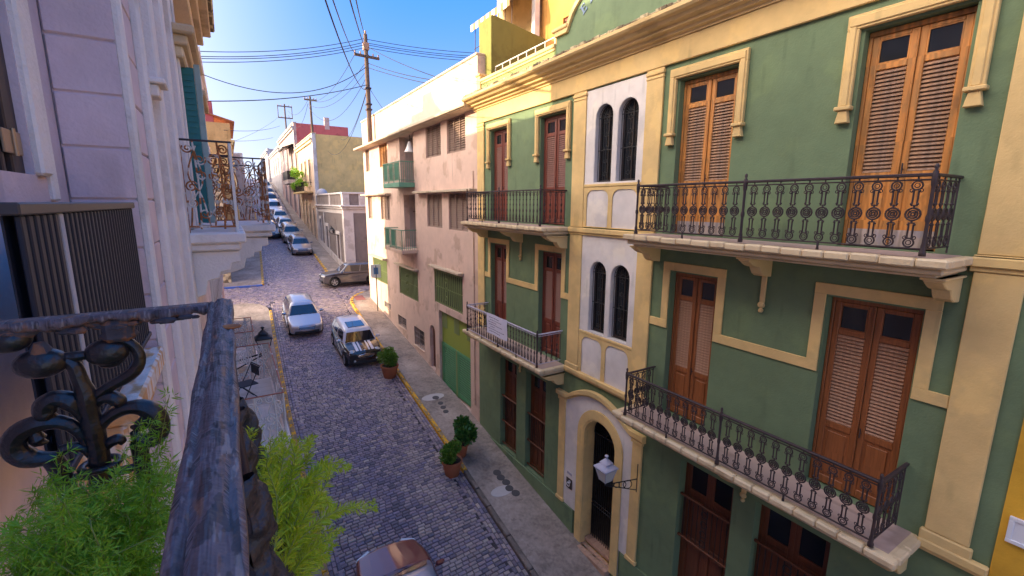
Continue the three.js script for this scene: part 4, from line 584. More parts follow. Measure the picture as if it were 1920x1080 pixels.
  { const q = part('gate', h), [a, b, y0, y1] = gate, x = GX + 0.16; mesh('upper_panel', [box(x, x + 0.03, 4.75, y1, a, b)], M.greenGateUp, q); for (let k = 0; k < 3; k++) mesh('upper_louvre', [0, 1, 2, 3].map(n => box(x - 0.03, x - 0.001, 5.5, y1 - 0.06, a + 0.1 + k * 1.3 + n * 0.14, a + 0.18 + k * 1.3 + n * 0.14)), M.greenGrille, q); for (let k = 0; k < 2; k++) { const p = a + 0.06 + k * (b - a) / 2, e = p + (b - a) / 2 - 0.12; mesh('leaf_frame', [box(x - 0.03, x + 0.03, y0 + 0.1, 4.74, p, p + 0.12), box(x - 0.03, x + 0.03, y0 + 0.1, 4.74, e - 0.12, e), box(x - 0.03, x + 0.03, 4.6, 4.74, p + 0.12, e - 0.12), box(x - 0.03, x + 0.03, y0 + 0.1, y0 + 0.25, p + 0.12, e - 0.12)], M.greenGate, q); for (let n = 0; n < 18; n++) mesh('slat', cbox(x - 0.02, x + 0.015, y0 + 0.28 + n * 0.107, y0 + 0.335 + n * 0.107, p + 0.12, e - 0.12, 0.006), M.greenGate, q); } mesh('post', [box(x - 0.05, x + 0.05, y0, 4.74, a, a + 0.055), box(x - 0.05, x + 0.05, y0, 4.74, b - 0.06, b), box(x - 0.05, x + 0.05, y0, 4.74, (a + b) / 2 - 0.055, (a + b) / 2 + 0.055)], M.greenGrille, q); }
  mesh('conduit', [rod([GX - 0.03, 3.0, -15.78], [GX - 0.03, 12.4, -15.78], 0.022, 6), cbox(GX - 0.06, GX - 0.003, 5.7, 5.9, -15.83, -15.73, 0.008)], M.pinkTrim, h);
  const lp = thing('bell_lamp', 'white bell shaped lamp hanging in the upper pink balcony recess', 'lamp', [8.15, 13.75, -23.2]); mesh('shade', lathe([[0.30, 0], [0.24, 0.08], [0.15, 0.30], [0.08, 0.5], [0.001, 0.55]], 14), M.sign, lp); mesh('rod', rod([0, 0.5, 0], [0, 0.85, 0], 0.02), M.iron, lp);
}
// ---------------------------------------------------------------- grey corner house
{
  const h = thing('grey_corner_house', 'low grey corner house with white trim and parapet', 'house');
  const x = 8, zc = -39.2, ze = -51.8, xe = 17;
  const dz = [[-42.3, -41.2, 5.4, 8.5], [-47.4, -46.3, 6.0, 9.0], [-50.6, -49.8, 7.2, 9.6]];
  mesh('wall', [extX(rect(ze, zc, 3, 11.9), dz.map(q => rect(...q)), x, x + 0.3), box(x + 0.3, xe, 3, 11.9, zc - 0.3, zc), box(x + 0.3, xe, 3, 11.9, ze, ze + 0.3), box(xe - 0.3, xe, 3, 11.9, ze + 0.3, zc - 0.3)], M.grey, h);
  mesh('roof', box(x + 0.1, xe, 11.3, 11.4, ze + 0.3, zc - 0.3), M.concrete, h);
  mesh('cornice', [cbox(x - 0.28, x - 0.002, 10.86, 11.0, ze, zc + 0.28, 0.03), cbox(x - 0.16, x - 0.002, 10.68, 10.858, ze, zc + 0.16, 0.02), cbox(x - 0.002, xe, 10.86, 11.0, zc + 0.002, zc + 0.28, 0.03), cbox(x - 0.002, xe, 10.68, 10.858, zc + 0.002, zc + 0.16, 0.02), cbox(x - 0.1, x + 0.4, 11.9, 12.05, ze, zc + 0.1, 0.02), cbox(x + 0.4, xe, 11.9, 12.05, zc - 0.3, zc + 0.1, 0.02)], M.greyWhite, h);
  mesh('trim', [cbox(x - 0.05, x - 0.003, 3, 10.68, zc - 0.5, zc, 0.01), cbox(x - 0.05, x + 0.75, 3, 10.68, zc + 0.003, zc + 0.05, 0.01), cbox(x - 0.05, x - 0.003, 11.0, 11.9, zc - 0.45, zc, 0.01), cbox(x - 0.05, x + 0.5, 11.0, 11.9, zc + 0.003, zc + 0.05, 0.01), cbox(x + 1.25, x + 1.85, 11.0, 11.9, zc + 0.003, zc + 0.04, 0.01), cbox(x - 0.04, x - 0.003, 10.3, 10.68, ze, zc - 0.5, 0.01), cbox(x + 0.75, xe, 10.35, 10.68, zc + 0.003, zc + 0.04, 0.01), cbox(x - 0.04, x - 0.003, 11.0, 11.9, -45.2, -44.6, 0.01), cbox(x - 0.04, x - 0.003, 5, 10.3, -48.6, -48.1, 0.01), cbox(x - 0.05, x - 0.003, 5, 10.3, ze, ze + 0.4, 0.01)], M.greyWhite, h);
  { const b = strip(() => x - 0.06, () => x - 0.004, zc, ze, KH + 0.55, 0.5, 0.6); mesh('base_course', b, M.greyWhite, h); }
  dz.forEach((q, i) => { const d = part(i === 2 ? 'window' : 'door', h); mesh('surround', extX(rect(q[0] - 0.25, q[1] + 0.25, q[2], q[3] + 0.28), [rect(q[0], q[1], q[2] + 0.005, q[3])], x - 0.08, x - 0.004), M.greyWhite, d); mesh('leaf', box(x + 0.15, x + 0.2, q[2], q[3], q[0], q[1]), i === 0 ? M.recess : M.frameDark, d); });
  mesh('door_shutter', box(x + 2.0, x + 2.05, 3, 4, zc + 0.004, zc + 0.03), M.grey, h);
  const d = thing('roof_dish', 'round white tank on the parapet of the grey house', 'tank', [8.3, 12.05, -50.4]); mesh('tank', new THREE.SphereGeometry(0.55, 14, 8, 0, Math.PI * 2, 0, Math.PI / 2), M.whiteFar, d);
  const l = lantern('wall_lantern', 'three headed lantern on the grey corner house wall', [7.25, 9.0, -40.6], 0, M.ironBlack, M.ironBlack, 0.85); mesh('bracket', [rod([0, -0.45, 0], [0.68, -0.6, 0], 0.03), rod([0, -0.45, 0], [0, -0.3, 0], 0.03)], M.ironBlack, l); for (const dx of [-0.35, 0.35]) mesh('side_lamp', lathe([[0.001, -0.3], [0.06, -0.28], [0.12, 0.0], [0.14, 0.02], [0.02, 0.14], [0.001, 0.16]], 8).translate(dx * 0.3, -0.1, dx), M.ironBlack, l);
}
// ---------------------------------------------------------------- houses further up on the right
function farHouse(name, label, x, z0, z1, y0, y1, xe, m, trimM, o = {}) { // z0 far, z1 near
  const h = thing(name, label, 'house'), holes = (o.holes || []).map(q => rect(...q));
  mesh('wall', extX(rect(z0, z1, y0, y1), holes, x, x + 0.3), o.frontM || m, h);
  mesh('side_wall', [box(x + 0.3, xe, y0, y1, z1 - 0.3, z1), box(x + 0.3, xe, y0, y1, z0, z0 + 0.3), box(xe - 0.3, xe, y0, y1, z0 + 0.3, z1 - 0.3)], m, h);
  mesh('roof', box(x + 0.1, xe - 0.3, y1 - 0.5, y1 - 0.4, z0 + 0.3, z1 - 0.3), M.concrete, h);
  if (trimM) mesh('cornice', [cbox(x - 0.35, x - 0.002, y1 - 0.55, y1 - 0.35, z0, z1, 0.03), cbox(x - 0.2, x - 0.002, y1 - 0.8, y1 - 0.552, z0, z1, 0.03), cbox(x - 0.08, x + 0.36, y1, y1 + 0.12, z0, z1 + 0.05, 0.02), cbox(x - 0.06, x - 0.003, y0, y1 - 0.8, z1 - 0.55, z1, 0.01), cbox(x - 0.06, x - 0.003, y0, y1 - 0.8, z0, z0 + 0.5, 0.01)], trimM, h);
  (o.holes || []).forEach(q => { const w = part('window', h); mesh('leaf', box(x + 0.15, x + 0.2, q[2], q[3], q[0], q[1]), o.leafM || M.frameDark, w); mesh('surround', extX(rect(q[0] - 0.18, q[1] + 0.18, q[2] - 0.05, q[3] + 0.2), [rect(q[0], q[1], q[2], q[3])], x - 0.06, x - 0.003), trimM || m, w); });
  return h;
}
{
  const y = farHouse('yellow_house', 'yellow house with plant filled balcony and blank yellow side wall', 8, -64.5, -52.0, 5, 18.1, 16, M.yellowFar, M.creamStone, { frontM: M.pinkTrim, holes: [[-54.6, -53.8, 7.3, 10.6], [-57.2, -56.4, 7.7, 10.9], [-59.8, -59.0, 8.1, 11.2], [-62.4, -61.6, 8.5, 11.5], [-55.6, -54.6, 13.0, 15.8], [-58.6, -57.6, 13.0, 15.8], [-61.6, -60.6, 13.0, 15.8]] });
  mesh('corner_post', cbox(7.92, 8.28, 5, 18.2, -52.3, -51.95, 0.02), M.greyWhite, y);
  const b = part('balcony', y); mesh('slab', cbox(7.1, 7.99, 12.2, 12.4, -63.5, -54.0, 0.03), M.creamW, b); mesh('rail', [box(7.12, 7.16, 13.3, 13.36, -63.4, -54.1), box(7.16, 7.98, 13.3, 13.36, -54.14, -54.1)], M.ironBlack, b); for (let z = -63.4; z < -54; z += 0.3) mesh('baluster', rod([7.14, 12.4, z], [7.14, 13.3, z], 0.018, 4), M.ironBlack, b);
  const r = farHouse('red_house', 'tall house with red side wall and pale pink front', 7.9, -84, -65.2, 6, 21.0, 14.5, M.redFar, M.whiteFar, { frontM: M.pinkFar, holes: [[-69.5, -68.3, 10, 13], [-74.5, -73.3, 10.6, 13.6], [-79.5, -78.3, 11.2, 14.2], [-69.5, -68.3, 15.6, 18.8], [-74.5, -73.3, 15.6, 18.8], [-79.5, -78.3, 15.6, 18.8]] });
  mesh('chimney', cbox(11.6, 12.2, 20.5, 22.0, -65.6, -65.15, 0.02), M.pinkFar, r); mesh('back_wing', box(14.5, 22, 6, 19.9, -72, -65.4), M.redFar, r);
  { const b2 = part('balcony', r); mesh('slab', extY([[6.9, -72.5], [7.89, -73.2], [7.89, -65.8], [6.9, -66.4]], [], 13.6, 14.1), M.greyWood, b2); mesh('rail', [box(6.9, 7.0, 14.1, 15.2, -72.4, -66.5), box(7.0, 7.89, 14.1, 15.2, -66.55, -66.45)], M.ironBlack, b2); mesh('awning', extZ([[6.5, 17.9], [7.89, 18.5], [7.89, 18.6], [6.5, 18.05]], [], -72.6, -66.0), M.ironBlack, b2); for (let k = 0; k < 5; k++) mesh('post', rod([6.95, 15.2, -72.3 + k * 1.45], [6.8, 18.0, -72.3 + k * 1.45], 0.05, 5), M.bluePink, b2); }
  farHouse('white_house', 'white house near the crest with small balconies', 7.9, -104, -84.2, 8, 20.2, 16, M.whiteFar, M.whiteFar, { holes: [[-88, -87, 16, 18.6], [-92, -91, 16, 18.6], [-96, -95, 16, 18.6]] });
  farHouse('crest_house', 'pale grey house at the top of the street', 7.6, -124, -104.2, 10, 21.5, 16, M.greyFar, M.whiteFar, {});
  for (const [z, yy, s, l] of [[-56.5, 13.3, 0.9, 'bushy green plant at the near end of the yellow house balcony'], [-59.5, 14.3, 1.1, 'tallest green plant in the middle of the yellow house balcony'], [-61.8, 13.0, 0.8, 'small green plant at the far end of the yellow house balcony']]) shrub('balcony_plant', l, [7.2, yy - 0.4, z], s * 0.75, 380, M.fernDark, 'plants on the yellow house balcony');
}
function shrub(name, label, P, r, n, m, group, leaf = 0.075) { // leaf clumps through an uneven crown
  const o = thing(name, label, 'plant', P, 0, group), pos = [], nor = [], lob = []; for (let k = 0; k < 7; k++) lob.push([V3(rr(-1, 1), rr(-0.5, 0.9), rr(-1, 1)).multiplyScalar(r * 0.55), r * rr(0.38, 0.62)]);
  for (let i = 0; i < n * 3; i++) { const [c, q] = lob[i % 7], d = V3(rr(-1, 1), rr(-0.8, 1), rr(-1, 1)).normalize(), p = c.clone().addScaledVector(d, q * Math.pow(rnd(), 0.4)); const a = V3(rr(-1, 1), rr(-0.3, 1), rr(-1, 1)).add(d).normalize(), b = V3(rr(-1, 1), rr(-1, 1), rr(-1, 1)).cross(a).normalize(), L = leaf * rr(0.7, 1.5) * (r / 0.5), w = L * 0.36; p.y += r * 0.7; const t = [p, p.clone().addScaledVector(a, L * 0.5).addScaledVector(b, w), p.clone().addScaledVector(a, L), p.clone().addScaledVector(a, L * 0.5).addScaledVector(b, -w)]; for (const k of [0, 1, 2, 0, 2, 3]) pos.push(t[k].x, t[k].y, t[k].z); }
  const q = new THREE.BufferGeometry(); q.setAttribute('position', new THREE.Float32BufferAttribute(pos, 3)); q.computeVertexNormals(); mesh('foliage', q, m, o); const st = []; for (let k = 0; k < 7; k++) st.push(rod([0, 0, 0], [lob[k][0].x, lob[k][0].y + r * 0.7, lob[k][0].z], 0.012, 5, 0.006)); mesh('stems', st, M.stem, o); return o;
}
// ---------------------------------------------------------------- poles and wires
function pole(name, label, base, topY, r, arms) { const o = thing(name, label, 'pole', base); mesh('shaft', new THREE.CylinderGeometry(r * 0.72, r, topY - base[1], 12).translate(0, (topY - base[1]) / 2, 0), M.pole, o); for (const [y, w, az] of arms) { const a = part('crossarm', o); mesh('beam', cbox(-w, w, -0.07, 0.07, -0.06, 0.06, 0.015).rotateY(az).translate(0, y - base[1], 0.12), M.pole, a); for (const k of [-0.92, -0.5, 0.5, 0.92]) mesh('insulator', lathe([[0.001, 0], [0.05, 0.02], [0.03, 0.08], [0.05, 0.12], [0.001, 0.17]], 8).translate(Math.cos(az) * w * k, y - base[1] + 0.07, 0.12 - Math.sin(az) * w * k), M.ceramic, a); } return o; }
const PX = 7.72, PZ = -29.0;
{ const p = pole('utility_pole', 'tall wooden utility pole with crossarm at the pink house ledge', [PX, 14.74, PZ], 20.85, 0.155, [[19.62, 0.75, 0.1]]); mesh('transformer_bracket', [cbox(-0.16, 0.16, 5.25, 5.65, -0.16, 0.16, 0.02), rod([0, 5.9, 0], [0, 6.3, 0], 0.06)], M.ceramic, p); mesh('clamp', [1.9, 2.2, 3.1].map(y => cbox(-0.17, 0.17, y, y + 0.09, -0.17, 0.17, 0.01)), M.iron, p);
  const a = pxZ(575, 178, -54), b = pxZ(533, 195, -75); pole('utility_pole', 'slimmer utility pole at the corner of the yellow house', [8.12, 18.1, -52.6], a.y - 0.4, 0.13, [[a.y - 0.75, 0.6, 0]]); const q = pole('utility_pole', 'far utility pole with boxed crossarms above the red house', [b.x, 14, -64.9 - 10], b.y, 0.13, [[b.y - 0.35, 0.95, 0], [b.y - 1.9, 0.95, 0]]); mesh('frame', [-0.9, 0.9].map(x => rod([x, b.y - 1.9 - 14, 0.12], [x, b.y - 0.35 - 14, 0.12], 0.05)), M.pole, q); q.position.z = -75; }
function wire(label, A, B, sag, r = 0.017, group = 'wires from the utility pole') { const a = A.clone ? A : V3(...A), b = B.clone ? B : V3(...B), p = []; for (let i = 0; i <= 10; i++) { const t = i / 10, q = a.clone().lerp(b, t); q.y -= sag * 4 * t * (1 - t); p.push([q.x, q.y, q.z]); } return tag(mesh('overhead_wire', tube(p, r, 24, 4), M.wire), label, 'wire', group); }
{ const P = (y, dx = 0, dz = 0) => V3(PX + dx, y, PZ + dz), hitL = (x, y, z) => pxZ(x, y, z);
  const L1 = 'black wire strung from pole top across the street';
  wire(L1, P(20.6, -0.1), hitL(300, 92, -25), 0.35); wire(L1, P(20.4, -0.1), hitL(300, 102, -25), 0.35); wire(L1, P(20.3, 0), hitL(300, 106, -25), 0.35); wire(L1, P(20.15, 0), hitL(300, 113, -25), 0.35);
  const L2 = 'black wire running from pole top over the pink roof';
  for (const [y, e] of [[20.6, 101], [20.4, 107], [20.3, 111], [20.15, 116]]) wire(L2, P(y, 0.1), pxZ(930, e, -26), 0.15);
  const L3 = 'black wire passing overhead from the pole towards the balcony';
  wire(L3, P(17.9), pxZ(590, -60, -9), 0.7); wire(L3, P(19.7, -0.6), pxZ(598, -80, -9), 0.3); wire(L3, P(19.7, 0.2), pxZ(640, -60, -9), 0.3); wire(L3, P(20.8), pxZ(655, -60, -9), 0.2);
  const L4 = 'sagging cable crossing from the pole to the left roofs';
  wire(L4, P(19.1), pxZ(330, 118, -22), 1.25, 0.02); wire(L4, P(18.1), pxZ(300, 187, -22), 0.35, 0.02);
  const L5 = 'thin cable from the pole down to the pink parapet';
  wire(L5, P(20.2, 0.1), pxX(820, 145, 8.3), 0.1); wire(L5, P(19.3, 0.1), pxX(812, 150, 8.3), 0.1); wire(L5, P(19.05, 0.1), pxX(800, 156, 8.3), 0.05); wire(L5, P(17.9, 0.1), pxX(719, 206, 8.3), 0.02);
  const far = pxZ(577, 188, -51.7), L6 = 'drooping cable between the two nearer utility poles';
  wire(L6, P(19.6, -0.7), far, 0.9); wire(L6, P(19.4), far.clone().add(V3(0, 0.2, 0)), 1.1); wire(L6, P(18.9), far.clone().add(V3(0, -0.4, 0)), 1.0); wire(L6, P(18.6), far.clone().add(V3(0, -0.6, 0)), 1.9);
  const L7 = 'slack cable from the pole to the yellow house'; wire(L7, P(18.0), pxZ(640, 262, -51.8), 0.9); wire(L7, P(17.9), pxZ(615, 284, -51.8), 1.6);
  const f2 = pxZ(540, 208, -75), L8 = 'drooping cable between the far utility poles'; wire(L8, far, f2, 0.9, 0.02); wire(L8, far.clone().add(V3(0, -0.3, 0)), f2.clone().add(V3(0, -0.6, 0)), 2.0, 0.02);
  const L9 = 'faint cable crossing high between the far roofs'; wire(L9, pxZ(525, 236, -75), pxZ(420, 244, -45), 0.3, 0.02); wire(L9, pxZ(512, 258, -85), pxZ(420, 264, -55), 0.2, 0.02); wire(L9, pxZ(523, 219, -75), pxZ(430, 268, -50), 0.3, 0.014);
}
{ const s = thing('parking_sign', 'blue and white parking sign on slim post by the pink house', 'sign', [7.74, g(-29.2) + KH, -29.2]); mesh('post', rod([0, 0, 0], [0, 3.0, 0], 0.035, 8), M.iron, s); mesh('plate', cbox(-0.02, 0.02, 2.2, 3.05, -0.32, 0.32, 0.006).rotateY(Math.PI / 2 - 0.3), M.sign, s); mesh('symbol', [cbox(0.022, 0.026, 2.42, 2.86, -0.14, 0.14, 0.002).rotateY(Math.PI / 2 - 0.3 - Math.PI)], M.signBlue, s); }
// potted plants on the kerb
function pot(label, x, z, r, h, hgt) { const o = thing('flower_pot', label, 'pot', [x, hgt, z]); mesh('pot', lathe([[0.001, 0], [r * 0.66, 0], [r * 0.92, h * 0.82], [r, h * 0.84], [r * 1.02, h], [r * 0.90, h], [r * 0.86, h * 0.9], [0.001, h * 0.9]], 24), M.terracotta, o); mesh('soil', new THREE.CylinderGeometry(r * 0.87, r * 0.87, 0.02, 16).translate(0, h * 0.905, 0), M.soil, o); return o; }
{ pot('terracotta pot in front of the black and white car', 5.93, -20.75, 0.42, 0.62, g(-20.6) + 0.0); shrub('round_bush', 'round light green bush in the pot before the car', [5.93, g(-20.75) + 0.55, -20.75], 0.56, 1500, M.leaf, null, 0.06);
  pot('terracotta pot with leafy plant beside the bare kerb', 5.84, -13.35, 0.36, 0.58, g(-13.2)); shrub('leafy_bush', 'low leafy bush in the pot at the kerb edge', [5.84, g(-13.35) + 0.52, -13.35], 0.44, 1000, M.leaf, null, 0.085);
  pot('terracotta pot hidden behind the leafy bush', 6.45, -13.95, 0.30, 0.5, g(-13.95) + KH); shrub('tall_bush', 'taller dark broad leaved bush behind the low bush', [6.45, g(-13.95) + KH + 0.5, -13.95], 0.50, 900, M.leafDark, null, 0.10); }
// ---------------------------------------------------------------- lavender house on the near left (front looks to +x)
const LH = thing('lavender_house', 'lavender and white house front close on the left', 'house');
{
  const h = LH, T1 = 18.7;
  const win = rect(-3.62, -1.9, CY + 0.14, 15.2);
  mesh('wall', [extX(rect(-4.2, 7, -1, T1), [win], -1.2, -0.9), box(-12, -1.2, -1, T1, 6.7, 7), box(-12, -11.7, -1, T1, -13.6, 6.7), box(-11.7, -1.2, T1 - 0.3, T1, -13.6, 6.7)], M.lilac, h);
  mesh('wall_return', [extX(rect(-13.6, -4.9, 0, T1), [rect(-9.0, -7.9, 10.84, 13.9), rect(-12.0, -10.9, 10.84, 13.2), rect(-9.2, -7.8, 6.4, 9.2)], -0.86, -0.56), box(-11.7, -0.86, 0, T1, -13.6, -13.3)], M.lilacLt, h);
  // dark shutter in the near window, pale moulded frame, hinge
  const w = part('window', h);
  mesh('shutter', [box(-1.02, -0.97, CY + 0.14, 15.2, -3.62, -1.9)], M.brownDoor, w); mesh('stile', [cbox(-0.97, -0.935, CY + 0.14, 15.2, -3.62, -3.46, 0.008), cbox(-0.97, -0.945, CY + 0.14, 15.2, -3.40, -3.36, 0.006), cbox(-0.97, -0.94, CY + 0.14, 15.2, -3.2, -3.06, 0.008), cbox(-0.97, -0.94, CY + 0.14, CY + 0.34, -3.06, -1.9, 0.008)], M.brownDoor, w);
  mesh('hinge', [cbox(-0.938, -0.925, CY + 0.24, CY + 0.36, -3.60, -3.36, 0.003), rod([-0.92, CY + 0.23, -3.48], [-0.92, CY + 0.37, -3.48], 0.010, 8)], M.brass, w);
  mesh('window_frame', [cbox(-0.93, -0.862, CY + 0.14, 15.4, -3.80, -3.635, 0.015), cbox(-0.93, -0.875, CY + 0.0, 15.4, -3.92, -3.81, 0.01)], M.whiteTrim, h);
  // pier beside it, coursed blocks with open joints
  const pier = part('pier', h); mesh('core', box(-0.9, -0.545, 0, T1, -4.88, -4.215), M.lilac, pier);
  for (let k = 0; k < 28; k++) { const y = 12.246 - 0.345 * 18 + k * 0.345; if (y < 6.2 || y > 15.6) continue; mesh('stone_block', cbox(-0.897, -0.52 + rr(-0.002, 0.002), y + 0.004, y + 0.341, -4.90, -4.20 + rr(-0.003, 0.003), 0.010), M.lilac, pier); }
  mesh('corner_moulding', [cbox(-0.555, -0.492, 6, T1 - 0.4, -4.30, -4.195, 0.018), cbox(-0.54, -0.462, 6, T1 - 0.4, -5.05, -4.905, 0.02), cbox(-0.558, -0.43, 6, T1 - 0.4, -5.75, -5.4, 0.012), cbox(-0.558, -0.40, 6, T1 - 0.4, -6.5, -6.2, 0.015), cbox(-0.558, -0.385, 10.85, T1 - 0.4, -7.5, -7.2, 0.012), cbox(-0.558, -0.36, 10.85, T1 - 0.4, -7.68, -7.52, 0.012)], M.whiteTrim, h);
  mesh('corner_bracket', [cbox(-0.56, -0.36, CY + 0.98, CY + 1.03, -5.35, -5.05, 0.01), cbox(-0.56, -0.41, CY + 0.88, CY + 0.978, -5.3, -5.08, 0.01)], M.whiteTrim, h);
  // teal shutters standing open, hoods, weathered cornice
  const ts = part('open_shutter', h); mesh('leaf', [cbox(-0.40, -0.235, 10.90, 13.0, -8.02, -7.98, 0.006)], M.teal, ts); mesh('edge', [cbox(-0.232, -0.16, 10.90, 13.05, -8.06, -7.98, 0.006)], M.tealLt, ts); mesh('louvre', Array.from({ length: 26 }, (_, i) => box(-0.38, -0.255, 10.98 + i * 0.077, 11.03 + i * 0.077, -7.978, -7.968)), M.teal, ts).userData.kind = 'stuff';
  const t2 = part('open_shutter', h); mesh('leaf', [cbox(-0.44, -0.28, 10.90, 13.0, -11.02, -10.98, 0.006)], M.tealLt, t2);
  for (const [a, b, y] of [[-9.6, -7.3, 13.25], [-12.5, -10.4, 13.1]]) mesh('door_hood', [cbox(-0.558, -0.16, y, y + 0.10, a, b, 0.02), cbox(-0.558, -0.24, y - 0.12, y - 0.002, a + 0.08, b - 0.08, 0.02), cbox(-0.558, -0.30, y - 0.26, y - 0.122, a + 0.14, b - 0.14, 0.02)], M.creamStone, h);
  mesh('cornice', [cbox(-0.9, 0.02, 14.98, 15.12, -13.6, -5.6, 0.02), cbox(-0.9, -0.14, 14.78, 14.978, -13.6, -5.6, 0.02), cbox(-0.9, -0.26, 14.56, 14.778, -13.6, -5.6, 0.02)], M.creamStone, h); mesh('cornice_edge', cbox(-0.9, 0.11, 15.122, 15.42, -13.65, -5.6, 0.03), M.brownStone, h);
  // stained stepped sill under the slatted guard
  const s = part('stepped_sill', h); mesh('step', cbox(-0.896, -0.50, CY - 1.19, CY - 1.06, -4.15, -3.02, 0.015), M.stain, s); mesh('step', cbox(-0.896, -0.57, CY - 1.38, CY - 1.194, -4.12, -3.02, 0.015), M.stain, s); mesh('step', cbox(-0.896, -0.64, CY - 1.62, CY - 1.384, -4.09, -3.02, 0.015), M.stain, s); mesh('step', cbox(-0.896, -0.72, CY - 2.0, CY - 1.624, -4.06, -3.02, 0.015), M.stain, s);
  mesh('lower_trim', [cbox(-0.896, -0.80, 7.0, 7.2, -4.18, 3, 0.015)], M.whiteTrim, h);
}
{ // black slatted guard fixed in front of the wall
  const o = thing('slatted_guard', 'black metal guard of upright slats beneath the dark shutter', 'guard'), x = -0.55, z0 = -3.93, z1 = -1.96, y1 = CY - 0.01, y0 = CY - 0.89;
  mesh('cap', cbox(x - 0.034, x + 0.022, y1 - 0.035, y1 + 0.004, z0 - 0.02, z1 + 0.02, 0.005), M.blackCap, o); mesh('bottom_rail', cbox(x - 0.02, x + 0.02, y0 - 0.03, y0, z0, z1, 0.005), M.blackSlat, o);
  for (let k = 0; k < 30; k++) { const a = z0 + (z1 - z0) * k / 30; mesh('slat', cbox(-0.008, 0.008, y0, y1 - 0.036, 0.004, (z1 - z0) / 30 - 0.003, 0.004).rotateY(0.10).translate(x, 0, a), k === 23 ? M.greyFar : M.blackSlat, o); }
  mesh('back_sheet', box(x - 0.03, x - 0.024, y0, y1 - 0.036, z0, z1), M.blackSlat, o); mesh('strut', [rod([x - 0.02, y0 + 0.1, z0 + 0.05], [-0.9, y0 + 0.1, z0 + 0.05], 0.014), rod([x - 0.02, y1 - 0.1, z0 + 0.05], [-0.9, y1 - 0.1, z0 + 0.05], 0.014), rod([x - 0.02, y0 + 0.1, z1 - 0.05], [-0.9, y0 + 0.1, z1 - 0.05], 0.014)], M.blackSlat, o);
}
// iron scrolls for railings: drawn in (u, v), put into the plane by a function
const spiral = (cu, cv, r, turns, a0, dir, at, rad = 0.008) => { const p = []; for (let i = 0; i <= 18; i++) { const t = i / 18, a = a0 + dir * turns * 2 * Math.PI * t, q = r * (1 - 0.82 * t); p.push(at(cu + q * Math.cos(a), cv + q * Math.sin(a))); } return tube(p, rad, 30, 5); };
function scrollPanel(parent, at, w, hgt, m, n = 2, rad = 0.008) {
  const cw = w / n, wv = [];
  for (let i = 0; i < n; i++) { const c = (i + 0.5) * cw, q = Math.min(cw * 0.27, hgt * 0.13); for (let k = 0; k < 3; k++) { const y = hgt * (0.2 + 0.3 * k), d = (i + k) % 2 ? 1 : -1; wv.push(spiral(c - cw * 0.22 * d, y, q, 1.6, 0.5, d, at, rad), spiral(c + cw * 0.22 * d, y + hgt * 0.12, q * 0.85, 1.5, 2.6, -d, at, rad)); } wv.push(tube([at(c - cw * 0.4, 0.05), at(c - cw * 0.2, hgt * 0.35), at(c + cw * 0.25, hgt * 0.55), at(c, hgt * 0.95)], rad, 20, 5), tube([at(c + cw * 0.4, 0.05), at(c + cw * 0.15, hgt * 0.4), at(c - cw * 0.3, hgt * 0.62), at(c + cw * 0.1, hgt * 0.95)], rad, 20, 5), tube([at(c, 0.02), at(c + 0.02, hgt * 0.5), at(c, hgt)], rad * 1.2, 10, 5)); }
  for (const q of wv) mesh('scroll', q, m, parent);
}
function scrollBalcony(parent, z0, z1, xw, xo, y, hgt, m, slabM, o = {}) { // z0 far, z1 near
  const b = part('balcony', parent);
  mesh('slab', [cbox(xw, xo + 0.06, y - 0.13, y, z0 - 0.06, z1 + 0.06, 0.02), cbox(xw, xo + 0.0, y - 0.22, y - 0.132, z0, z1 + 0.01, 0.02)], slabM, b);
  const post = (x, z, mm = m) => mesh('post', cbox(x - 0.016, x + 0.016, y, y + hgt, z - 0.016, z + 0.016, 0.004), mm, b);
  post(xo - 0.02, z1 - 0.02, o.postM || m); post(xo - 0.02, z0 + 0.02); post(xw + 0.12, z1 - 0.02); post(xw + 0.12, z0 + 0.02);
  mesh('top_rail', [cbox(xw, xo, y + hgt, y + hgt + 0.022, z1 - 0.035, z1 - 0.005, 0.005), cbox(xw, xo, y + hgt, y + hgt + 0.022, z0 + 0.005, z0 + 0.035, 0.005), cbox(xo - 0.035, xo - 0.005, y + hgt, y + hgt + 0.022, z0 + 0.036, z1 - 0.036, 0.005)], o.topM || M.iron, b);
  mesh('bottom_rail', [cbox(xw, xo, y + 0.06, y + 0.08, z1 - 0.03, z1 - 0.01, 0.004), cbox(xo - 0.03, xo - 0.01, y + 0.06, y + 0.08, z0 + 0.04, z1 - 0.04, 0.004)], m, b);
  scrollPanel(b, (u, v) => [xw + 0.13 + u, y + 0.02 + v, z1 - 0.02], xo - xw - 0.16, hgt - 0.02, m, o.n || 2, o.rad); scrollPanel(b, (u, v) => [xw + 0.13 + u, y + 0.02 + v, z0 + 0.02], xo - xw - 0.16, hgt - 0.02, m, o.n || 2, o.rad);
  scrollPanel(b, (u, v) => [xo - 0.02, y + 0.02 + v, z0 + 0.04 + u], z1 - z0 - 0.08, hgt - 0.02, m, Math.max(2, Math.round((z1 - z0) / 0.6)), o.rad);
  return b;
}
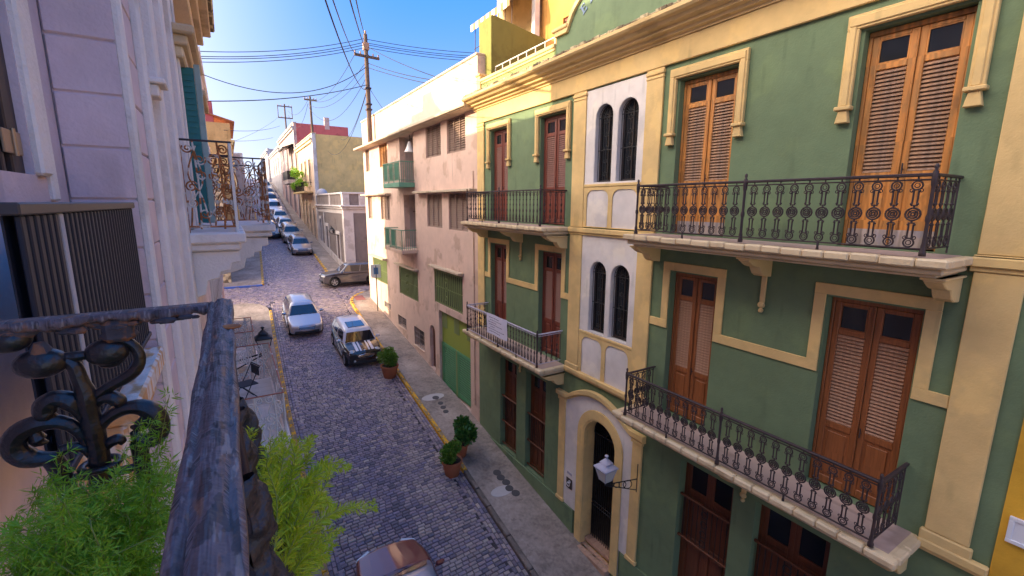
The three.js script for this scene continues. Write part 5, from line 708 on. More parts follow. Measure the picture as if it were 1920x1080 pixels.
{ // two rusty balconies on the lavender house, with stepped corbels
  const corbel = (b, z, xw, xo, y) => mesh('corbel', extZ([[xw, y], [xo, y], [xo, y - 0.14], [xo - 0.10, y - 0.16], [xo - 0.12, y - 0.24], [xo - 0.22, y - 0.26], [xo - 0.24, y - 0.33], [xo - 0.36, y - 0.36], [xo - 0.4, y - 0.52], [xo - 0.5, y - 0.56], [xw, y - 0.7]], [], z - 0.16, z + 0.16, 0.012), M.whiteTrim, b);
  const b1 = scrollBalcony(LH, -8.4, -6.5, -0.53, 0.10, 10.84, 1.04, M.rustPaint, M.whiteTrim, { postM: M.whiteIron, n: 2, rad: 0.009 }); corbel(b1, -6.72, -0.55, 0.08, 10.61);
  mesh('rust_flake', [rod([-0.42, 10.85, -6.49], [-0.42, 11.88, -6.49], 0.02, 6)], M.rustPaint, b1);
  const b2 = scrollBalcony(LH, -10.9, -9.0, -0.53, 0.62, 10.83, 1.08, M.rustPaint, M.whiteTrim, { n: 3, rad: 0.009 }); corbel(b2, -9.2, -0.55, 0.55, 10.6); mesh('rust_flake', [rod([0.585, 10.85, -8.99], [0.585, 11.9, -8.99], 0.022, 6), rod([0.50, 10.85, -8.99], [0.56, 11.9, -8.99], 0.016, 6)], M.rustPaint, b2);
  // lower balconies with pale iron scrolls over a tiled floor
  const lb = scrollBalcony(LH, -13.7, -9.8, -0.55, 0.64, 6.40, 1.0, M.whiteIron, M.whiteTrim, { topM: M.redPaint, n: 3, rad: 0.016 });
  for (let i = 0; i < 4; i++) for (let k = 0; k < 12; k++) mesh('floor_tile', cbox(-0.54 + i * 0.28, -0.54 + (i + 1) * 0.28 - 0.006, 6.402, 6.41, -13.7 + k * 0.325, -13.7 + (k + 1) * 0.325 - 0.006, 0.002), M.tile, lb);
  const lb2 = scrollBalcony(LH, -17.2, -15.2, -0.55, 0.34, 6.40, 1.0, M.whiteIron, M.whiteTrim, { topM: M.redPaint, n: 2, rad: 0.015 });
}
{ // folding chair on the lower balcony
  const c = thing('folding_chair', 'black folding chair on the tiled lower balcony', 'chair', [0.0, 6.41, -12.3], -1.2), m = M.blackSlat;
  mesh('seat', cbox(-0.21, 0.21, 0.43, 0.455, -0.2, 0.2, 0.01), m, c); mesh('backrest', cbox(-0.2, 0.2, 0.62, 0.86, -0.24, -0.22, 0.008), m, c);
  for (const s of [-0.22, 0.22]) { mesh('leg', rod([s, 0, 0.22], [s, 0.87, -0.25], 0.012), m, c); mesh('leg', rod([s, 0, -0.24], [s, 0.45, 0.16], 0.012), m, c); } mesh('stretcher', [rod([-0.22, 0.14, 0.15], [0.22, 0.14, 0.15], 0.01), rod([-0.22, 0.14, -0.12], [0.22, 0.14, -0.12], 0.01), rod([-0.22, 0.87, -0.25], [0.22, 0.87, -0.25], 0.012)], m, c);
}
{ const p = pxZ(494, 634, -14.6); const l = lantern('wall_lantern', 'black capped street lantern hanging beyond the lower balcony', [p.x, p.y, p.z], 0, M.ironBlack, M.ironBlack, 1.05); mesh('bracket', [rod([0, -0.42, 0], [-p.x - 0.55, -0.62, 0], 0.022), rod([0, -0.45, 0], [-p.x - 0.55, -0.95, 0], 0.016)], M.ironBlack, l); }
// ---------------------------------------------------------------- other houses on the left
function leftHouse(name, label, x, z0, z1, y0, top, m, cor, o = {}) { const h = thing(name, label, 'house'); const prof = o.prof || [[z0, top], [z1, top]]; mesh('wall', [extX([[z0, y0], [z1, y0], ...[...prof].sort((a, b) => b[0] - a[0])], [], x - 0.3, x), box(-13, x - 0.3, y0, prof[prof.length - 1][1] - 0.0, z1 - 0.3, z1), box(-13, x - 0.3, y0, prof[0][1], z0, z0 + 0.3), box(-13, -12.7, y0, Math.min(top, prof[0][1]), z0 + 0.3, z1 - 0.3)], m, h); mesh('roof', box(-12.7, x - 0.3, top - 1.2, top - 1.05, z0 + 0.3, z1 - 0.3), M.concrete, h); mesh('cornice', [cbox(x, x + 0.25, top - 1.5, top - 1.3, z0, z1, 0.03), cbox(x, x + 0.12, top - 1.7, top - 1.502, z0, z1, 0.03)], cor, h); for (let z = z0 + 1.2; z < z1 - 1; z += 2.4) for (const yy of o.rows || []) { const w = part('window', h); mesh('leaf', box(x + 0.004, x + 0.03, yy, yy + 2.4, z, z + 1.1), M.frameDark, w); mesh('surround', extX(rect(z - 0.15, z + 1.25, yy - 0.05, yy + 2.55), [rect(z, z + 1.1, yy, yy + 2.4)], x + 0.003, x + 0.08), cor, w); } return h; }
leftHouse('cream_house', 'cream house beyond the lavender house on the left', -0.6, -20.9, -13.65, 1, 16.4, M.creamW, M.whiteTrim, { rows: [11, 7] });
leftHouse('corner_house', 'pale corner house with stepped roofline at the side street', -0.6, -30.4, -20.95, 2, 18.0, M.pinkFar, M.whiteTrim, { rows: [11.4, 7.4], prof: [[-30.4, 16.7], [-29.2, 16.7], [-29.15, 17.1], [-27.2, 17.1], [-27.15, 17.7], [-25.2, 17.7], [-25.15, 18.0], [-23.6, 18.0], [-23.55, 18.65], [-22.6, 18.65], [-22.2, 18.1], [-21.5, 17.7], [-20.95, 17.4]] });
{ const h = leftHouse('orange_house', 'orange and cream house with tiled roof beyond the side street', 0.75, -58, -46, 5, 17.6, M.orangeFar, M.creamW, { rows: [12, 8] }); for (let k = 0; k < 16; k++) mesh('roof_tile', cbox(-1.5, 1.15, -0.06, 0.06, -0.34, 0.34, 0.05).rotateZ(-0.28).translate(0, 18.05, -57.5 + k * 0.75), M.tileFar, h); mesh('roof_box', [cbox(-1.5, -0.35, 17.5, 19.2, -47, -46.1, 0.03)], M.redFar, h);
  leftHouse('low_brown_house', 'low brown walled house behind the far left pavement', -0.25, -45.8, -38.6, 4, 12.4, M.brownStone, M.greyFar, { rows: [6.4] }); leftHouse('brown_house', 'brownish house further up on the left', 1.6, -72, -58.2, 6, 16.2, M.greyFar, M.brownStone, { rows: [12, 9] }); leftHouse('upper_house', 'pale house near the crest on the left', 2.3, -118, -72.2, 9, 17.6, M.whiteFar, M.whiteTrim, { rows: [13.5] }); }

// ---------------------------------------------------------------- our own balcony: rusting iron rail, cast ornament, ferns
{
  const o = thing('balcony_railing', 'rusting black iron balcony railing with cast scrolls close by', 'railing'), yr = CY - 0.22;
  // handrail: broad, with ridges, dented
  const rail = (pts, len, along) => { let q = ext(poly(pts), len, 0, 2); return q; };
  const dent = q => { q = q.index ? q.toNonIndexed() : q; const p = q.attributes.position; for (let i = 0; i < p.count; i++) { const a = p.getX(i), c = p.getY(i), d = p.getZ(i); const n = Math.sin(d * 31 + a * 50) * 0.0012 + Math.sin(d * 77 + a * 140) * 0.0008; p.setY(i, c + n); p.setX(i, a + 0.6 * n); } q.computeVertexNormals(); return q; };
  const prof = [[-0.058, -0.022], [-0.056, -0.008], [-0.050, -0.003], [-0.045, -0.006], [-0.040, 0.0], [-0.030, 0.003], [-0.022, 0.0], [-0.018, -0.004], [-0.013, -0.002], [-0.010, -0.006], [-0.010, -0.024], [-0.018, -0.027], [-0.050, -0.027]];
  const seg = (n, z0, z1) => { const pos = [], N = prof.length, P = (i, k) => { const z = z0 + (z1 - z0) * k / n, a = prof[i % N]; return [a[0] + 0.0012 * Math.sin(z * 23 + i), a[1] + yr + 0.0012 * Math.sin(z * 41 + i * 2) + 0.0008 * Math.sin(z * 97 + i), z]; }; for (let k = 0; k < n; k++) for (let i = 0; i < N; i++) { const A = P(i, k), B_ = P(i + 1, k), D = P(i + 1, k + 1), E = P(i, k + 1); pos.push(...A, ...D, ...B_, ...A, ...E, ...D); } for (const k of [0, n]) for (let i = 1; i < N - 1; i++) pos.push(...P(0, k), ...P(i, k), ...P(i + 1, k)); const q = new THREE.BufferGeometry(); q.setAttribute('position', new THREE.Float32BufferAttribute(pos, 3)); q.computeVertexNormals(); return q; };
  mesh('handrail', mergeSmooth(seg(90, -1.225, 0.7)), M.ironRail, o);
  { const pos = [], n = 90, top = [], P = (k, a, b) => { const x = -0.9 + (0.9 - 0.056) * k / n; const eat = b < 0 ? -0.010 * Math.abs(Math.sin(k * 0.9) * Math.sin(k * 2.3 + 1)) - 0.004 * Math.sin(k * 0.33) : 0; return [x, yr - 0.004 + b + eat, -1.20 + a]; }, ring_ = [[-0.022, 0.0], [0.020, 0.0], [0.022, -0.010], [0.014, -0.016], [-0.014, -0.016], [-0.022, -0.010]]; for (let k = 0; k < n; k++) for (let i = 0; i < 6; i++) { const a = ring_[i], b = ring_[(i + 1) % 6]; const A = P(k, ...a), B_ = P(k, ...b), D = P(k + 1, ...b), E = P(k + 1, ...a); pos.push(...A, ...B_, ...D, ...A, ...D, ...E); } const q = new THREE.BufferGeometry(); q.setAttribute('position', new THREE.Float32BufferAttribute(pos, 3)); q.computeVertexNormals(); mesh('end_rail', mergeSmooth(q), M.ironRail, o); const fl = []; for (let k = 0; k < 60; k++) { const x = -0.88 + rr(0, 0.8); fl.push(new THREE.IcosahedronGeometry(rr(0.006, 0.014), 0).scale(1.6, 0.7, 1).translate(x, yr - 0.022 - rr(0, 0.012), -1.20 + rr(-0.015, 0.02))); } mesh('rust_crust', fl, M.rust, o).userData.kind = 'stuff'; }
  // cast ornament in the end panel, traced in its own plane
  const U = (a, b) => { const p = pxZ(a / 3.176, 560 + b / 3.176, -1.2); return [p.x, p.y, p.z]; }, k = 0.00043;
  const cast = (nm, pts, rad, m = M.ironGloss, sg = 30) => mesh(nm, taperTube(pts.map(p => U(...p)), rad.map(q => q * k), sg, 9), m, o);
  cast('stem', [[600, 1120], [600, 1010], [590, 920], [570, 820], [545, 720], [525, 630], [510, 560], [470, 470], [440, 400], [370, 350]], [46, 44, 44, 42, 46, 40, 46, 34, 32, 24]);
  cast('scroll', [[560, 590], [640, 530], [740, 475], [810, 420], [832, 350], [805, 290], [745, 250], [680, 245], [615, 270], [575, 320], [610, 375], [690, 365], [720, 320]], [24, 26, 28, 30, 28, 26, 24, 24, 24, 22, 26, 34, 30]);
  cast('tie', [[330, 345], [440, 345], [570, 325]], [16, 26, 18]);
  cast('scroll', [[520, 860], [470, 790], [400, 745], [320, 732], [220, 745], [120, 795], [78, 865], [110, 925], [200, 955], [300, 945], [350, 930]], [22, 26, 30, 34, 40, 46, 46, 48, 48, 36, 20]);
  cast('scroll', [[565, 880], [575, 810], [610, 740], [670, 690], [760, 650], [860, 650], [935, 705], [950, 790], [905, 840], [830, 835], [790, 790]], [24, 26, 28, 30, 34, 44, 50, 46, 44, 34, 14]);
  cast('leaf', [[500, 720], [450, 640], [390, 600], [320, 600], [270, 640], [285, 700], [350, 715]], [20, 30, 44, 40, 46, 44, 14]); cast('leaf', [[560, 640], [610, 595], [670, 590], [710, 620], [700, 660]], [20, 26, 34, 36, 10]); cast('leaf', [[250, 630], [300, 620], [380, 600]], [6, 22, 20]); cast('leaf', [[200, 790], [240, 850], [290, 855]], [20, 34, 6]); cast('leaf', [[870, 700], [830, 760], [775, 765]], [20, 34, 6]);
  cast('arm', [[545, 930], [500, 890], [440, 880], [360, 905]], [20, 22, 22, 26]); cast('arm', [[620, 890], [665, 850], [710, 838], [738, 858]], [22, 26, 28, 16]);
  cast('leg', [[300, 940], [350, 1010], [385, 1090], [420, 1180]], [40, 40, 38, 36]); cast('leg', [[820, 850], [840, 930], [855, 1010], [880, 1100]], [34, 36, 36, 36]); cast('cross_bar', [[400, 1075], [500, 1055], [600, 1050], [700, 1030], [850, 990]], [18, 22, 30, 22, 18]);
  for (const [a, b, q, f] of [[245, 385, 92, 0.75], [640, 318, 82, 0.8], [40, 250, 80, 0.7]]) { const p = U(a, b); mesh('boss', new THREE.SphereGeometry(q * k, 18, 14).scale(1.05, f, 0.7).translate(...p), M.ironGloss, o); }
  { const p = U(600, 985); mesh('collar', [ring(70 * k, 18 * k, 22, 8).rotateX(Math.PI / 2).scale(1, 0.8, 1).translate(...p)], M.ironGloss, o); const q = U(238, 290); mesh('cap', new THREE.CylinderGeometry(22 * k, 46 * k, 46 * k, 10).translate(...q), M.rust, o); }
  { const a = U(692, 100), b = U(692, 250); mesh('fixing', [cbox(a[0] - 0.024, a[0] + 0.024, b[1], yr - 0.018, -1.222, -1.178, 0.008), new THREE.IcosahedronGeometry(0.03, 1).scale(1.1, 0.5, 0.8).translate(a[0], b[1] + 0.012, -1.2)], M.rust, o); const c = U(60, 200); mesh('fixing', [new THREE.IcosahedronGeometry(0.035, 1).scale(1.2, 0.6, 0.6).translate(c[0], c[1], c[2])], M.rust, o); }
  // leaves of the front panel, hanging outside the handrail
  const F = (a, b, z = -0.72) => { const p = pxZ(a, b, z); return [p.x, p.y, p.z]; };
  const leafR = (pts, rad, zs) => { const q = taperTube(pts.map((p, i) => F(p[0], p[1], zs)), rad, 60, 14), P = q.attributes.position, Nn = q.attributes.normal; for (let i = 0; i < P.count; i++) { const x = P.getX(i), y = P.getY(i), z = P.getZ(i), e = 0.0045 * Math.sin(y * 95 + x * 160) + 0.003 * Math.sin(z * 210 + y * 170); P.setXYZ(i, x + Nn.getX(i) * e, y + Nn.getY(i) * e, z + Nn.getZ(i) * e); } q.computeVertexNormals(); return q; };
  mesh('front_scroll', leafR([[446, 750], [462, 800], [492, 880], [530, 950], [560, 1000], [572, 1045]], [0.012, 0.018, 0.014, 0.012, 0.012, 0.010], -0.95), M.ironLeaf, o);
  mesh('front_scroll', leafR([[440, 770], [446, 850], [470, 920], [500, 990], [520, 1060], [540, 1120]], [0.010, 0.022, 0.018, 0.014, 0.016, 0.016], -0.80), M.ironLeaf, o);
  mesh('front_scroll', leafR([[445, 900], [470, 960], [468, 1020], [490, 1080], [520, 1140]], [0.016, 0.028, 0.024, 0.026, 0.02], -0.62), M.ironLeaf, o);
  mesh('corner_post', [cbox(-0.052, -0.016, CY - 1.2, yr - 0.028, -1.22, -1.185, 0.006)], M.rust, o);
  { const p = pxZ(420, 650, -1.0); mesh('rust_flake', [new THREE.IcosahedronGeometry(0.012, 1).scale(1.6, 0.35, 1).translate(-0.016, yr - 0.001, -0.94)], M.rustPaint, o); }
  tag(mesh('balcony_floor', cbox(-0.9, 0.02, CY - 1.36, CY - 1.2, -1.26, 3, 0.02), M.slab), 'stone floor of the near balcony behind the railing', 'balcony', null, 'structure');
}
// asparagus fern: arching stems, side sprays, fine needles
function fern(name, label, stems, m, needles, fox = false) {
  const o = thing(name, label, 'plant'), pos = [], st = []; const nd = (p, d, L, w) => { const s = V3(rr(-1, 1), rr(-1, 1), rr(-1, 1)).cross(d).normalize().multiplyScalar(w), e = p.clone().addScaledVector(d, L), q = p.clone().addScaledVector(d, L * 0.5); pos.push(p.x, p.y, p.z, q.x + s.x, q.y + s.y, q.z + s.z, e.x, e.y, e.z, p.x, p.y, p.z, e.x, e.y, e.z, q.x - s.x, q.y - s.y, q.z - s.z); };
  for (const [pts, r0, spr] of stems) { const cv = new THREE.CatmullRomCurve3(pts), len = cv.getLength(), n = Math.max(6, Math.round(len / 0.011)); st.push(taperTube(pts.map(p => p.toArray()), [r0, r0 * 0.4], 16, 5)); if (fox) { const ns = Math.round(len / 0.0032); for (let i = Math.round(ns * 0.18); i <= ns; i++) { const t = i / ns, p = cv.getPointAt(t), tan = cv.getTangentAt(Math.min(1, t)), L = spr * (0.45 + 0.75 * Math.sin(Math.PI * Math.min(1, 0.15 + t * 0.82))); for (let w = 0; w < needles; w++) { const nn = V3(rr(-1, 1), rr(-1, 1), rr(-1, 1)).cross(tan).normalize().addScaledVector(tan, rr(0.35, 1.0)).normalize(); nd(p.clone(), nn, L * rr(0.6, 1.1), 0.0012); } } continue; }
    for (let i = Math.round(n * 0.12); i <= n; i++) { const t = i / n, p = cv.getPointAt(t), tan = cv.getTangentAt(t); const bl = spr * Math.sin(Math.min(1, 1.08 - t * 0.95) * Math.PI / 2) * rr(0.5, 1.1); for (let b = 0; b < 2; b++) { const side = V3(rr(-1, 1), rr(-0.7, 0.8), rr(-1, 1)).cross(tan).normalize(), d = side.multiplyScalar(1).addScaledVector(tan, 0.7).normalize(), c = Math.max(2, Math.round(bl / 0.0055)); let q = p.clone(), dd = d.clone(); for (let j = 0; j < c; j++) { q.addScaledVector(dd, 0.0055); dd.add(V3(rr(-0.06, 0.06), rr(-0.1, 0.04), rr(-0.06, 0.06))).normalize(); for (let w = 0; w < needles; w++) { const nn = V3(rr(-1, 1), rr(-1, 1), rr(-1, 1)).cross(dd).normalize().addScaledVector(dd, 0.65).normalize(); nd(q, nn, rr(0.011, 0.021), 0.0011); } } } } }
  const q = new THREE.BufferGeometry(); q.setAttribute('position', new THREE.Float32BufferAttribute(pos, 3)); q.computeVertexNormals(); mesh('needles', q, m, o); mesh('stems', st, M.stem, o); return o;
}
{ const A = (x, y, z) => pxZ(x, y, z), S = [], S2 = [];
  for (let i = 0; i < 62; i++) { const tx = rr(10, 325), top = tx < 60 ? 990 : tx < 130 ? 905 : tx < 235 ? 890 : 860, ty = rr(top, 1090), zb = rr(-0.85, -1.08), bx = rr(70, 290); S.push([[A(bx, 1190, zb), A(bx + (tx - bx) * 0.35, (1190 + ty) / 2 - 20, zb + rr(-0.04, 0.04)), A(tx, ty, zb + rr(-0.06, 0.06)), A(tx + rr(-25, 25), ty + rr(-10, 45), zb + rr(-0.08, 0.08))], 0.0016, 0.040]); }
  for (const [tx, ty] of [[318, 740], [285, 790], [262, 800], [120, 850], [78, 900], [230, 850], [300, 820]]) S.push([[A(250, 1190, -1.0), A(240 + (tx - 240) * 0.5, (1190 + ty) / 2, -1.0), A(tx - 8, ty + 40, -1.05), A(tx, ty, -1.05)], 0.0013, 0.020]);
  fern('asparagus_fern', 'bright feathery fern growing inside the near railing', S, M.fernDark, 3);
  const T3 = [[500, 1120, 520, 960, 470, 880, 478, 810], [500, 1100, 530, 920, 560, 860, 590, 830], [500, 1100, 520, 930, 540, 850, 545, 815], [500, 1120, 540, 950, 590, 890, 610, 860], [510, 1110, 560, 970, 600, 900, 612, 880], [490, 1100, 510, 940, 510, 870, 512, 830], [500, 1110, 520, 960, 500, 900, 485, 850], [505, 1110, 560, 960, 590, 930, 606, 955], [510, 1100, 570, 900, 620, 870, 660, 870], [510, 1120, 560, 1010, 620, 970, 700, 950], [515, 1120, 560, 1020, 600, 985, 650, 965], [520, 1140, 570, 1050, 600, 1000, 640, 985], [520, 1120, 540, 1030, 560, 1000, 545, 1010], [500, 1120, 480, 1050, 490, 1010, 520, 1000], [540, 1130, 570, 1060, 600, 1030, 612, 1010], [520, 1150, 560, 1080, 590, 1060, 600, 1050], [500, 1150, 500, 1060, 515, 1030, 545, 1030], [470, 1150, 475, 1060, 480, 1010, 486, 985]];
  for (let r = 0; r < 4; r++) for (const q of T3) { const j = () => rr(-18, 18), z = rr(-0.78, -1.0), far = q[6] > 630; if (far && r > 1) continue; S2.push([[A(q[0] + j(), q[1], z + 0.05), A(q[2] + j(), q[3] + j(), z), A(q[4] + j(), q[5] + j(), z - 0.02), A(q[6] + j() * (far ? 0.4 : 1), q[7] + j() * 0.7, z - 0.04)], 0.0015, far ? 0.021 : 0.024]); }
  fern('asparagus_fern', 'sunny yellow green fern spilling outside the near railing', S2, M.fern, 4, true);
  const pb = thing('fern_planter', 'dark planter trough hung outside the near railing', 'planter'); mesh('trough', cbox(0.02, 0.16, CY - 1.18, CY - 1.0, -0.9, -0.15, 0.02), M.rust, pb); for (const z of [-0.3, -0.7]) mesh('hook', rod([0.03, CY - 1.02, z], [-0.02, CY - 0.25, z], 0.006), M.iron, pb);
  const p2 = thing('fern_pot', 'clay pot of the fern inside the near railing', 'pot', [-0.30, CY - 1.2, -0.92]); mesh('pot', lathe([[0.001, 0], [0.12, 0], [0.19, 0.42], [0.2, 0.44], [0.17, 0.44], [0.001, 0.40]], 18), M.terracotta, p2); }
// ---------------------------------------------------------------- vehicles (front looks to +z)
const wheelGeo = {};
function wheel(parent, x, y, z, r, w, rimM) {
  const o = part('wheel', parent); o.position.set(x, y, z); const sgn = Math.sign(x);
  mesh('tyre', lathe([[r * 0.62, -w / 2], [r * 0.92, -w / 2], [r, -w * 0.34], [r, w * 0.34], [r * 0.92, w / 2], [r * 0.62, w / 2]], 24).rotateZ(Math.PI / 2), M.tyre, o);
  const s = [new THREE.CylinderGeometry(r * 0.64, r * 0.64, w * 0.7, 20, 1, true).rotateZ(Math.PI / 2), new THREE.CylinderGeometry(r * 0.16, r * 0.16, 0.05, 10).rotateZ(Math.PI / 2).translate(sgn * w * 0.42, 0, 0), ring(r * 0.62, 0.014, 20, 5).rotateY(Math.PI / 2).translate(sgn * w * 0.46, 0, 0)]; for (let k = 0; k < 5; k++) s.push(cbox(-0.015, 0.015, 0, r * 0.62, -r * 0.10, r * 0.10, 0.01).rotateX(k * Math.PI * 0.4).translate(sgn * w * 0.40, 0, 0)); mesh('rim', s, rimM, o); mesh('brake', new THREE.CylinderGeometry(r * 0.5, r * 0.5, 0.02, 14).rotateZ(Math.PI / 2), M.plastic, o);
}
// P: side outline numbers; L length, W width, H height
function car(name, label, cat, x, z, turn, P, mats, group, tilt = true) {
  const o = thing(name, label, cat, [x, g(z) + 0.014, z], turn, group), { L, W, H } = P, r = P.r, hb = P.belt, f = L / 2, b = -L / 2, wf = f - P.of, wr = b + P.or, gc = P.clear;
  if (tilt) { o.rotation.order = 'YXZ'; const q = new THREE.Quaternion().setFromAxisAngle(V3(1, 0, 0), slope(z)), y = new THREE.Quaternion().setFromAxisAngle(V3(0, 1, 0), turn); o.quaternion.copy(q).multiply(y); }
  // lower body: outline with wheel arches, rounded, narrowed towards the ends
  const s = new THREE.Shape(), ar = r * 1.17; s.moveTo(b + 0.10, gc + 0.06); s.lineTo(wr - ar, gc); s.absarc(wr, r, ar, Math.PI + 0.25, -0.25, true); s.lineTo(wf - ar, gc); s.absarc(wf, r, ar, Math.PI + 0.25, -0.25, true); s.lineTo(f - 0.12, gc + 0.04);
  s.quadraticCurveTo(f, gc + 0.08, f, gc + 0.25); s.lineTo(f - 0.01, P.nose - 0.12); s.quadraticCurveTo(f - 0.03, P.nose, f - 0.22, P.nose + 0.035); s.quadraticCurveTo(f - 0.5, P.nose + 0.10, P.cowl, hb + 0.02); s.lineTo(P.back, hb + 0.03); s.quadraticCurveTo(b + 0.06, hb + 0.02, b + 0.04, hb - 0.10); s.lineTo(b, gc + 0.42); s.quadraticCurveTo(b, gc + 0.1, b + 0.10, gc + 0.06);
  const bev = 0.09; let q = new THREE.ExtrudeGeometry(s, { depth: W - 2 * bev, steps: 6, curveSegments: 10, bevelEnabled: true, bevelSize: bev * 0.7, bevelThickness: bev, bevelSegments: 4, bevelOffset: -bev * 0.7 }).translate(0, 0, -W / 2 + bev);
  q = flip(q.applyMatrix4(MZY)); const shape = gm => { const p = gm.attributes.position; for (let i = 0; i < p.count; i++) { let X = p.getX(i), Y = p.getY(i), Z = p.getZ(i); const e = Math.max(0, (Z - (f - 0.9)) / 0.9), e2 = Math.max(0, ((b + 0.8) - Z) / 0.8); X *= 1 - 0.16 * e * e - 0.10 * e2 * e2; if (Y > 0.62) X *= 1 - 0.05 * (Y - 0.62) / 0.4; Z -= (Z > 0 ? 0.16 * e : -0.08 * e2) * Math.pow(Math.abs(X) / (W / 2), 2); Y += (Y > hb - 0.25 && Z > P.cowl - 0.2) ? 0.035 * (1 - Math.pow(X / (W / 2), 2)) - 0.01 : 0; p.setXYZ(i, X, Y, Z); } gm.computeVertexNormals(); return gm; };
  mesh('body', shape(q), mats.body, o);
  // cabin: four sided, with rounded shoulders
  const cab = (y, k) => { const t = (y - hb) / (H - hb); return { zf: P.cowl + (P.rf - P.cowl) * Math.pow(t, 0.9), zr: P.back + (P.rr - P.back) * Math.pow(t, 0.9), hw: (W / 2 - 0.07) + (P.rw - (W / 2 - 0.07)) * t }; };
  const lv = [0, 0.25, 0.5, 0.75, 0.9, 0.97, 1], pos = [], rows = lv.map(t => { const y = hb + (H - hb - 0.05) * t + 0.05 * Math.sin(t * Math.PI / 2) * t, c = cab(y), rd = 0.14 + 0.06 * t, ins = t > 0.85 ? (t - 0.85) / 0.15 * 0.10 : 0, ptsr = []; const hw = c.hw - ins, zf = c.zf - ins, zr = c.zr + ins; for (const [sx, sz] of [[1, 1], [-1, 1], [-1, -1], [1, -1]]) for (let k = 0; k <= 4; k++) { const a0 = sx > 0 && sz > 0 ? 0 : sx < 0 && sz > 0 ? Math.PI / 2 : sx < 0 ? Math.PI : 1.5 * Math.PI, a = a0 + k / 4 * Math.PI / 2; ptsr.push(V3(sx * (hw - rd) + rd * Math.cos(a), y, (sz > 0 ? zf - rd : zr + rd) + rd * Math.sin(a))); } return ptsr; });
  const tri = (a, c, d) => pos.push(a.x, a.y, a.z, c.x, c.y, c.z, d.x, d.y, d.z), N = rows[0].length; for (let i = 0; i < rows.length - 1; i++) for (let k = 0; k < N; k++) { const a = rows[i][k], c = rows[i][(k + 1) % N], d = rows[i + 1][(k + 1) % N], e = rows[i + 1][k]; tri(a, d, c); tri(a, e, d); }
  const tc = V3(0, H + 0.02, (cab(H).zf + cab(H).zr) / 2), last = rows[rows.length - 1]; const mid = last.map(v => v.clone().lerp(tc, 0.5).setY(H + 0.012)); for (let k = 0; k < N; k++) { const k2 = (k + 1) % N; tri(last[k], mid[k2], last[k2]); tri(last[k], mid[k], mid[k2]); tri(mid[k], tc, mid[k2]); }
  const cg = new THREE.BufferGeometry(); cg.setAttribute('position', new THREE.Float32BufferAttribute(pos, 3)); const cm = mergeSmooth(cg); mesh('cabin', cm, mats.roof || mats.body, o);
  // panes: inset quads a few mm proud of the cabin faces
  const pane = (nm, c4, m = M.carGlass) => { const [A, B_, D, E] = c4, gq = new THREE.BufferGeometry(), n = 4, pp = []; const at = (u, v) => A.clone().lerp(B_, u).lerp(E.clone().lerp(D, u), v); for (let i = 0; i < n; i++) for (let j = 0; j < 2; j++) { const a = at(i / n, j / 2), bq = at((i + 1) / n, j / 2), c = at((i + 1) / n, (j + 1) / 2), d = at(i / n, (j + 1) / 2); pp.push(...a.toArray(), ...bq.toArray(), ...c.toArray(), ...a.toArray(), ...c.toArray(), ...d.toArray()); } gq.setAttribute('position', new THREE.Float32BufferAttribute(pp, 3)); gq.computeVertexNormals(); return mesh(nm, gq, m, o); };
  const y0 = hb + 0.045, y1 = H - 0.11, c0 = cab(y0), c1 = cab(y1), e = 0.012, ia = 0.075, ib = 0.10;
  pane('windscreen', [V3(-(c0.hw - ia), y0, c0.zf + e), V3(c0.hw - ia, y0, c0.zf + e), V3(c1.hw - ib, y1, c1.zf + e), V3(-(c1.hw - ib), y1, c1.zf + e)]);
  pane('rear_window', [V3(c0.hw - ia, y0 + 0.05, c0.zr - e), V3(-(c0.hw - ia), y0 + 0.05, c0.zr - e), V3(-(c1.hw - ib), y1, c1.zr - e), V3(c1.hw - ib, y1, c1.zr - e)]);
  for (const sx of [-1, 1]) { const zs = [0.10, 0.47, 0.51, 0.80, 0.83, 0.95], zA = t => c0.zf + (c0.zr - c0.zf) * t, zB = t => c1.zf + (c1.zr - c1.zf) * t; for (const [u, v] of [[0.07, 0.47], [0.50, 0.78], [0.81, 0.94]]) pane('side_window', [V3(sx * (c0.hw + 0.005), y0, zA(u) - (u < 0.1 ? 0.04 : 0)), V3(sx * (c0.hw + 0.005), y0, zA(v)), V3(sx * (c1.hw + 0.006), y1, zB(v)), V3(sx * (c1.hw + 0.006), y1, zB(u))]); }
  // lamps, grille, plates, mirrors, handles, sills
  const nz = f - 0.03; const nw = W / 2;
  for (const sx of [-1, 1]) {
    if (P.round) { mesh('headlight', [new THREE.SphereGeometry(0.155, 16, 10).scale(1, 1.05, 0.45).rotateX(-0.5).translate(sx * (nw - 0.30), P.nose - 0.06, f - 0.20)], M.lampGlass, o); mesh('lamp_ring', ring(0.158, 0.016, 20, 6).rotateX(-0.5).translate(sx * (nw - 0.30), P.nose - 0.055, f - 0.19), M.chrome, o); mesh('fog_lamp', new THREE.SphereGeometry(0.06, 10, 8).scale(1, 1, 0.5).translate(sx * (nw - 0.36), gc + 0.26, f - 0.03), M.lampGlass, o); }
    else mesh('headlight', [cbox(-0.21, 0.21, -0.075, 0.075, -0.07, 0.07, 0.04).rotateY(sx * 0.45).translate(sx * (nw - 0.30), P.nose - 0.07, f - 0.15)], M.lampGlass, o);
    mesh('tail_light', cbox(-0.09, 0.09, -0.18, 0.14, -0.05, 0.05, 0.03).rotateY(-sx * 0.3).translate(sx * (nw - 0.20), hb - 0.14, b + 0.09), M.tail, o);
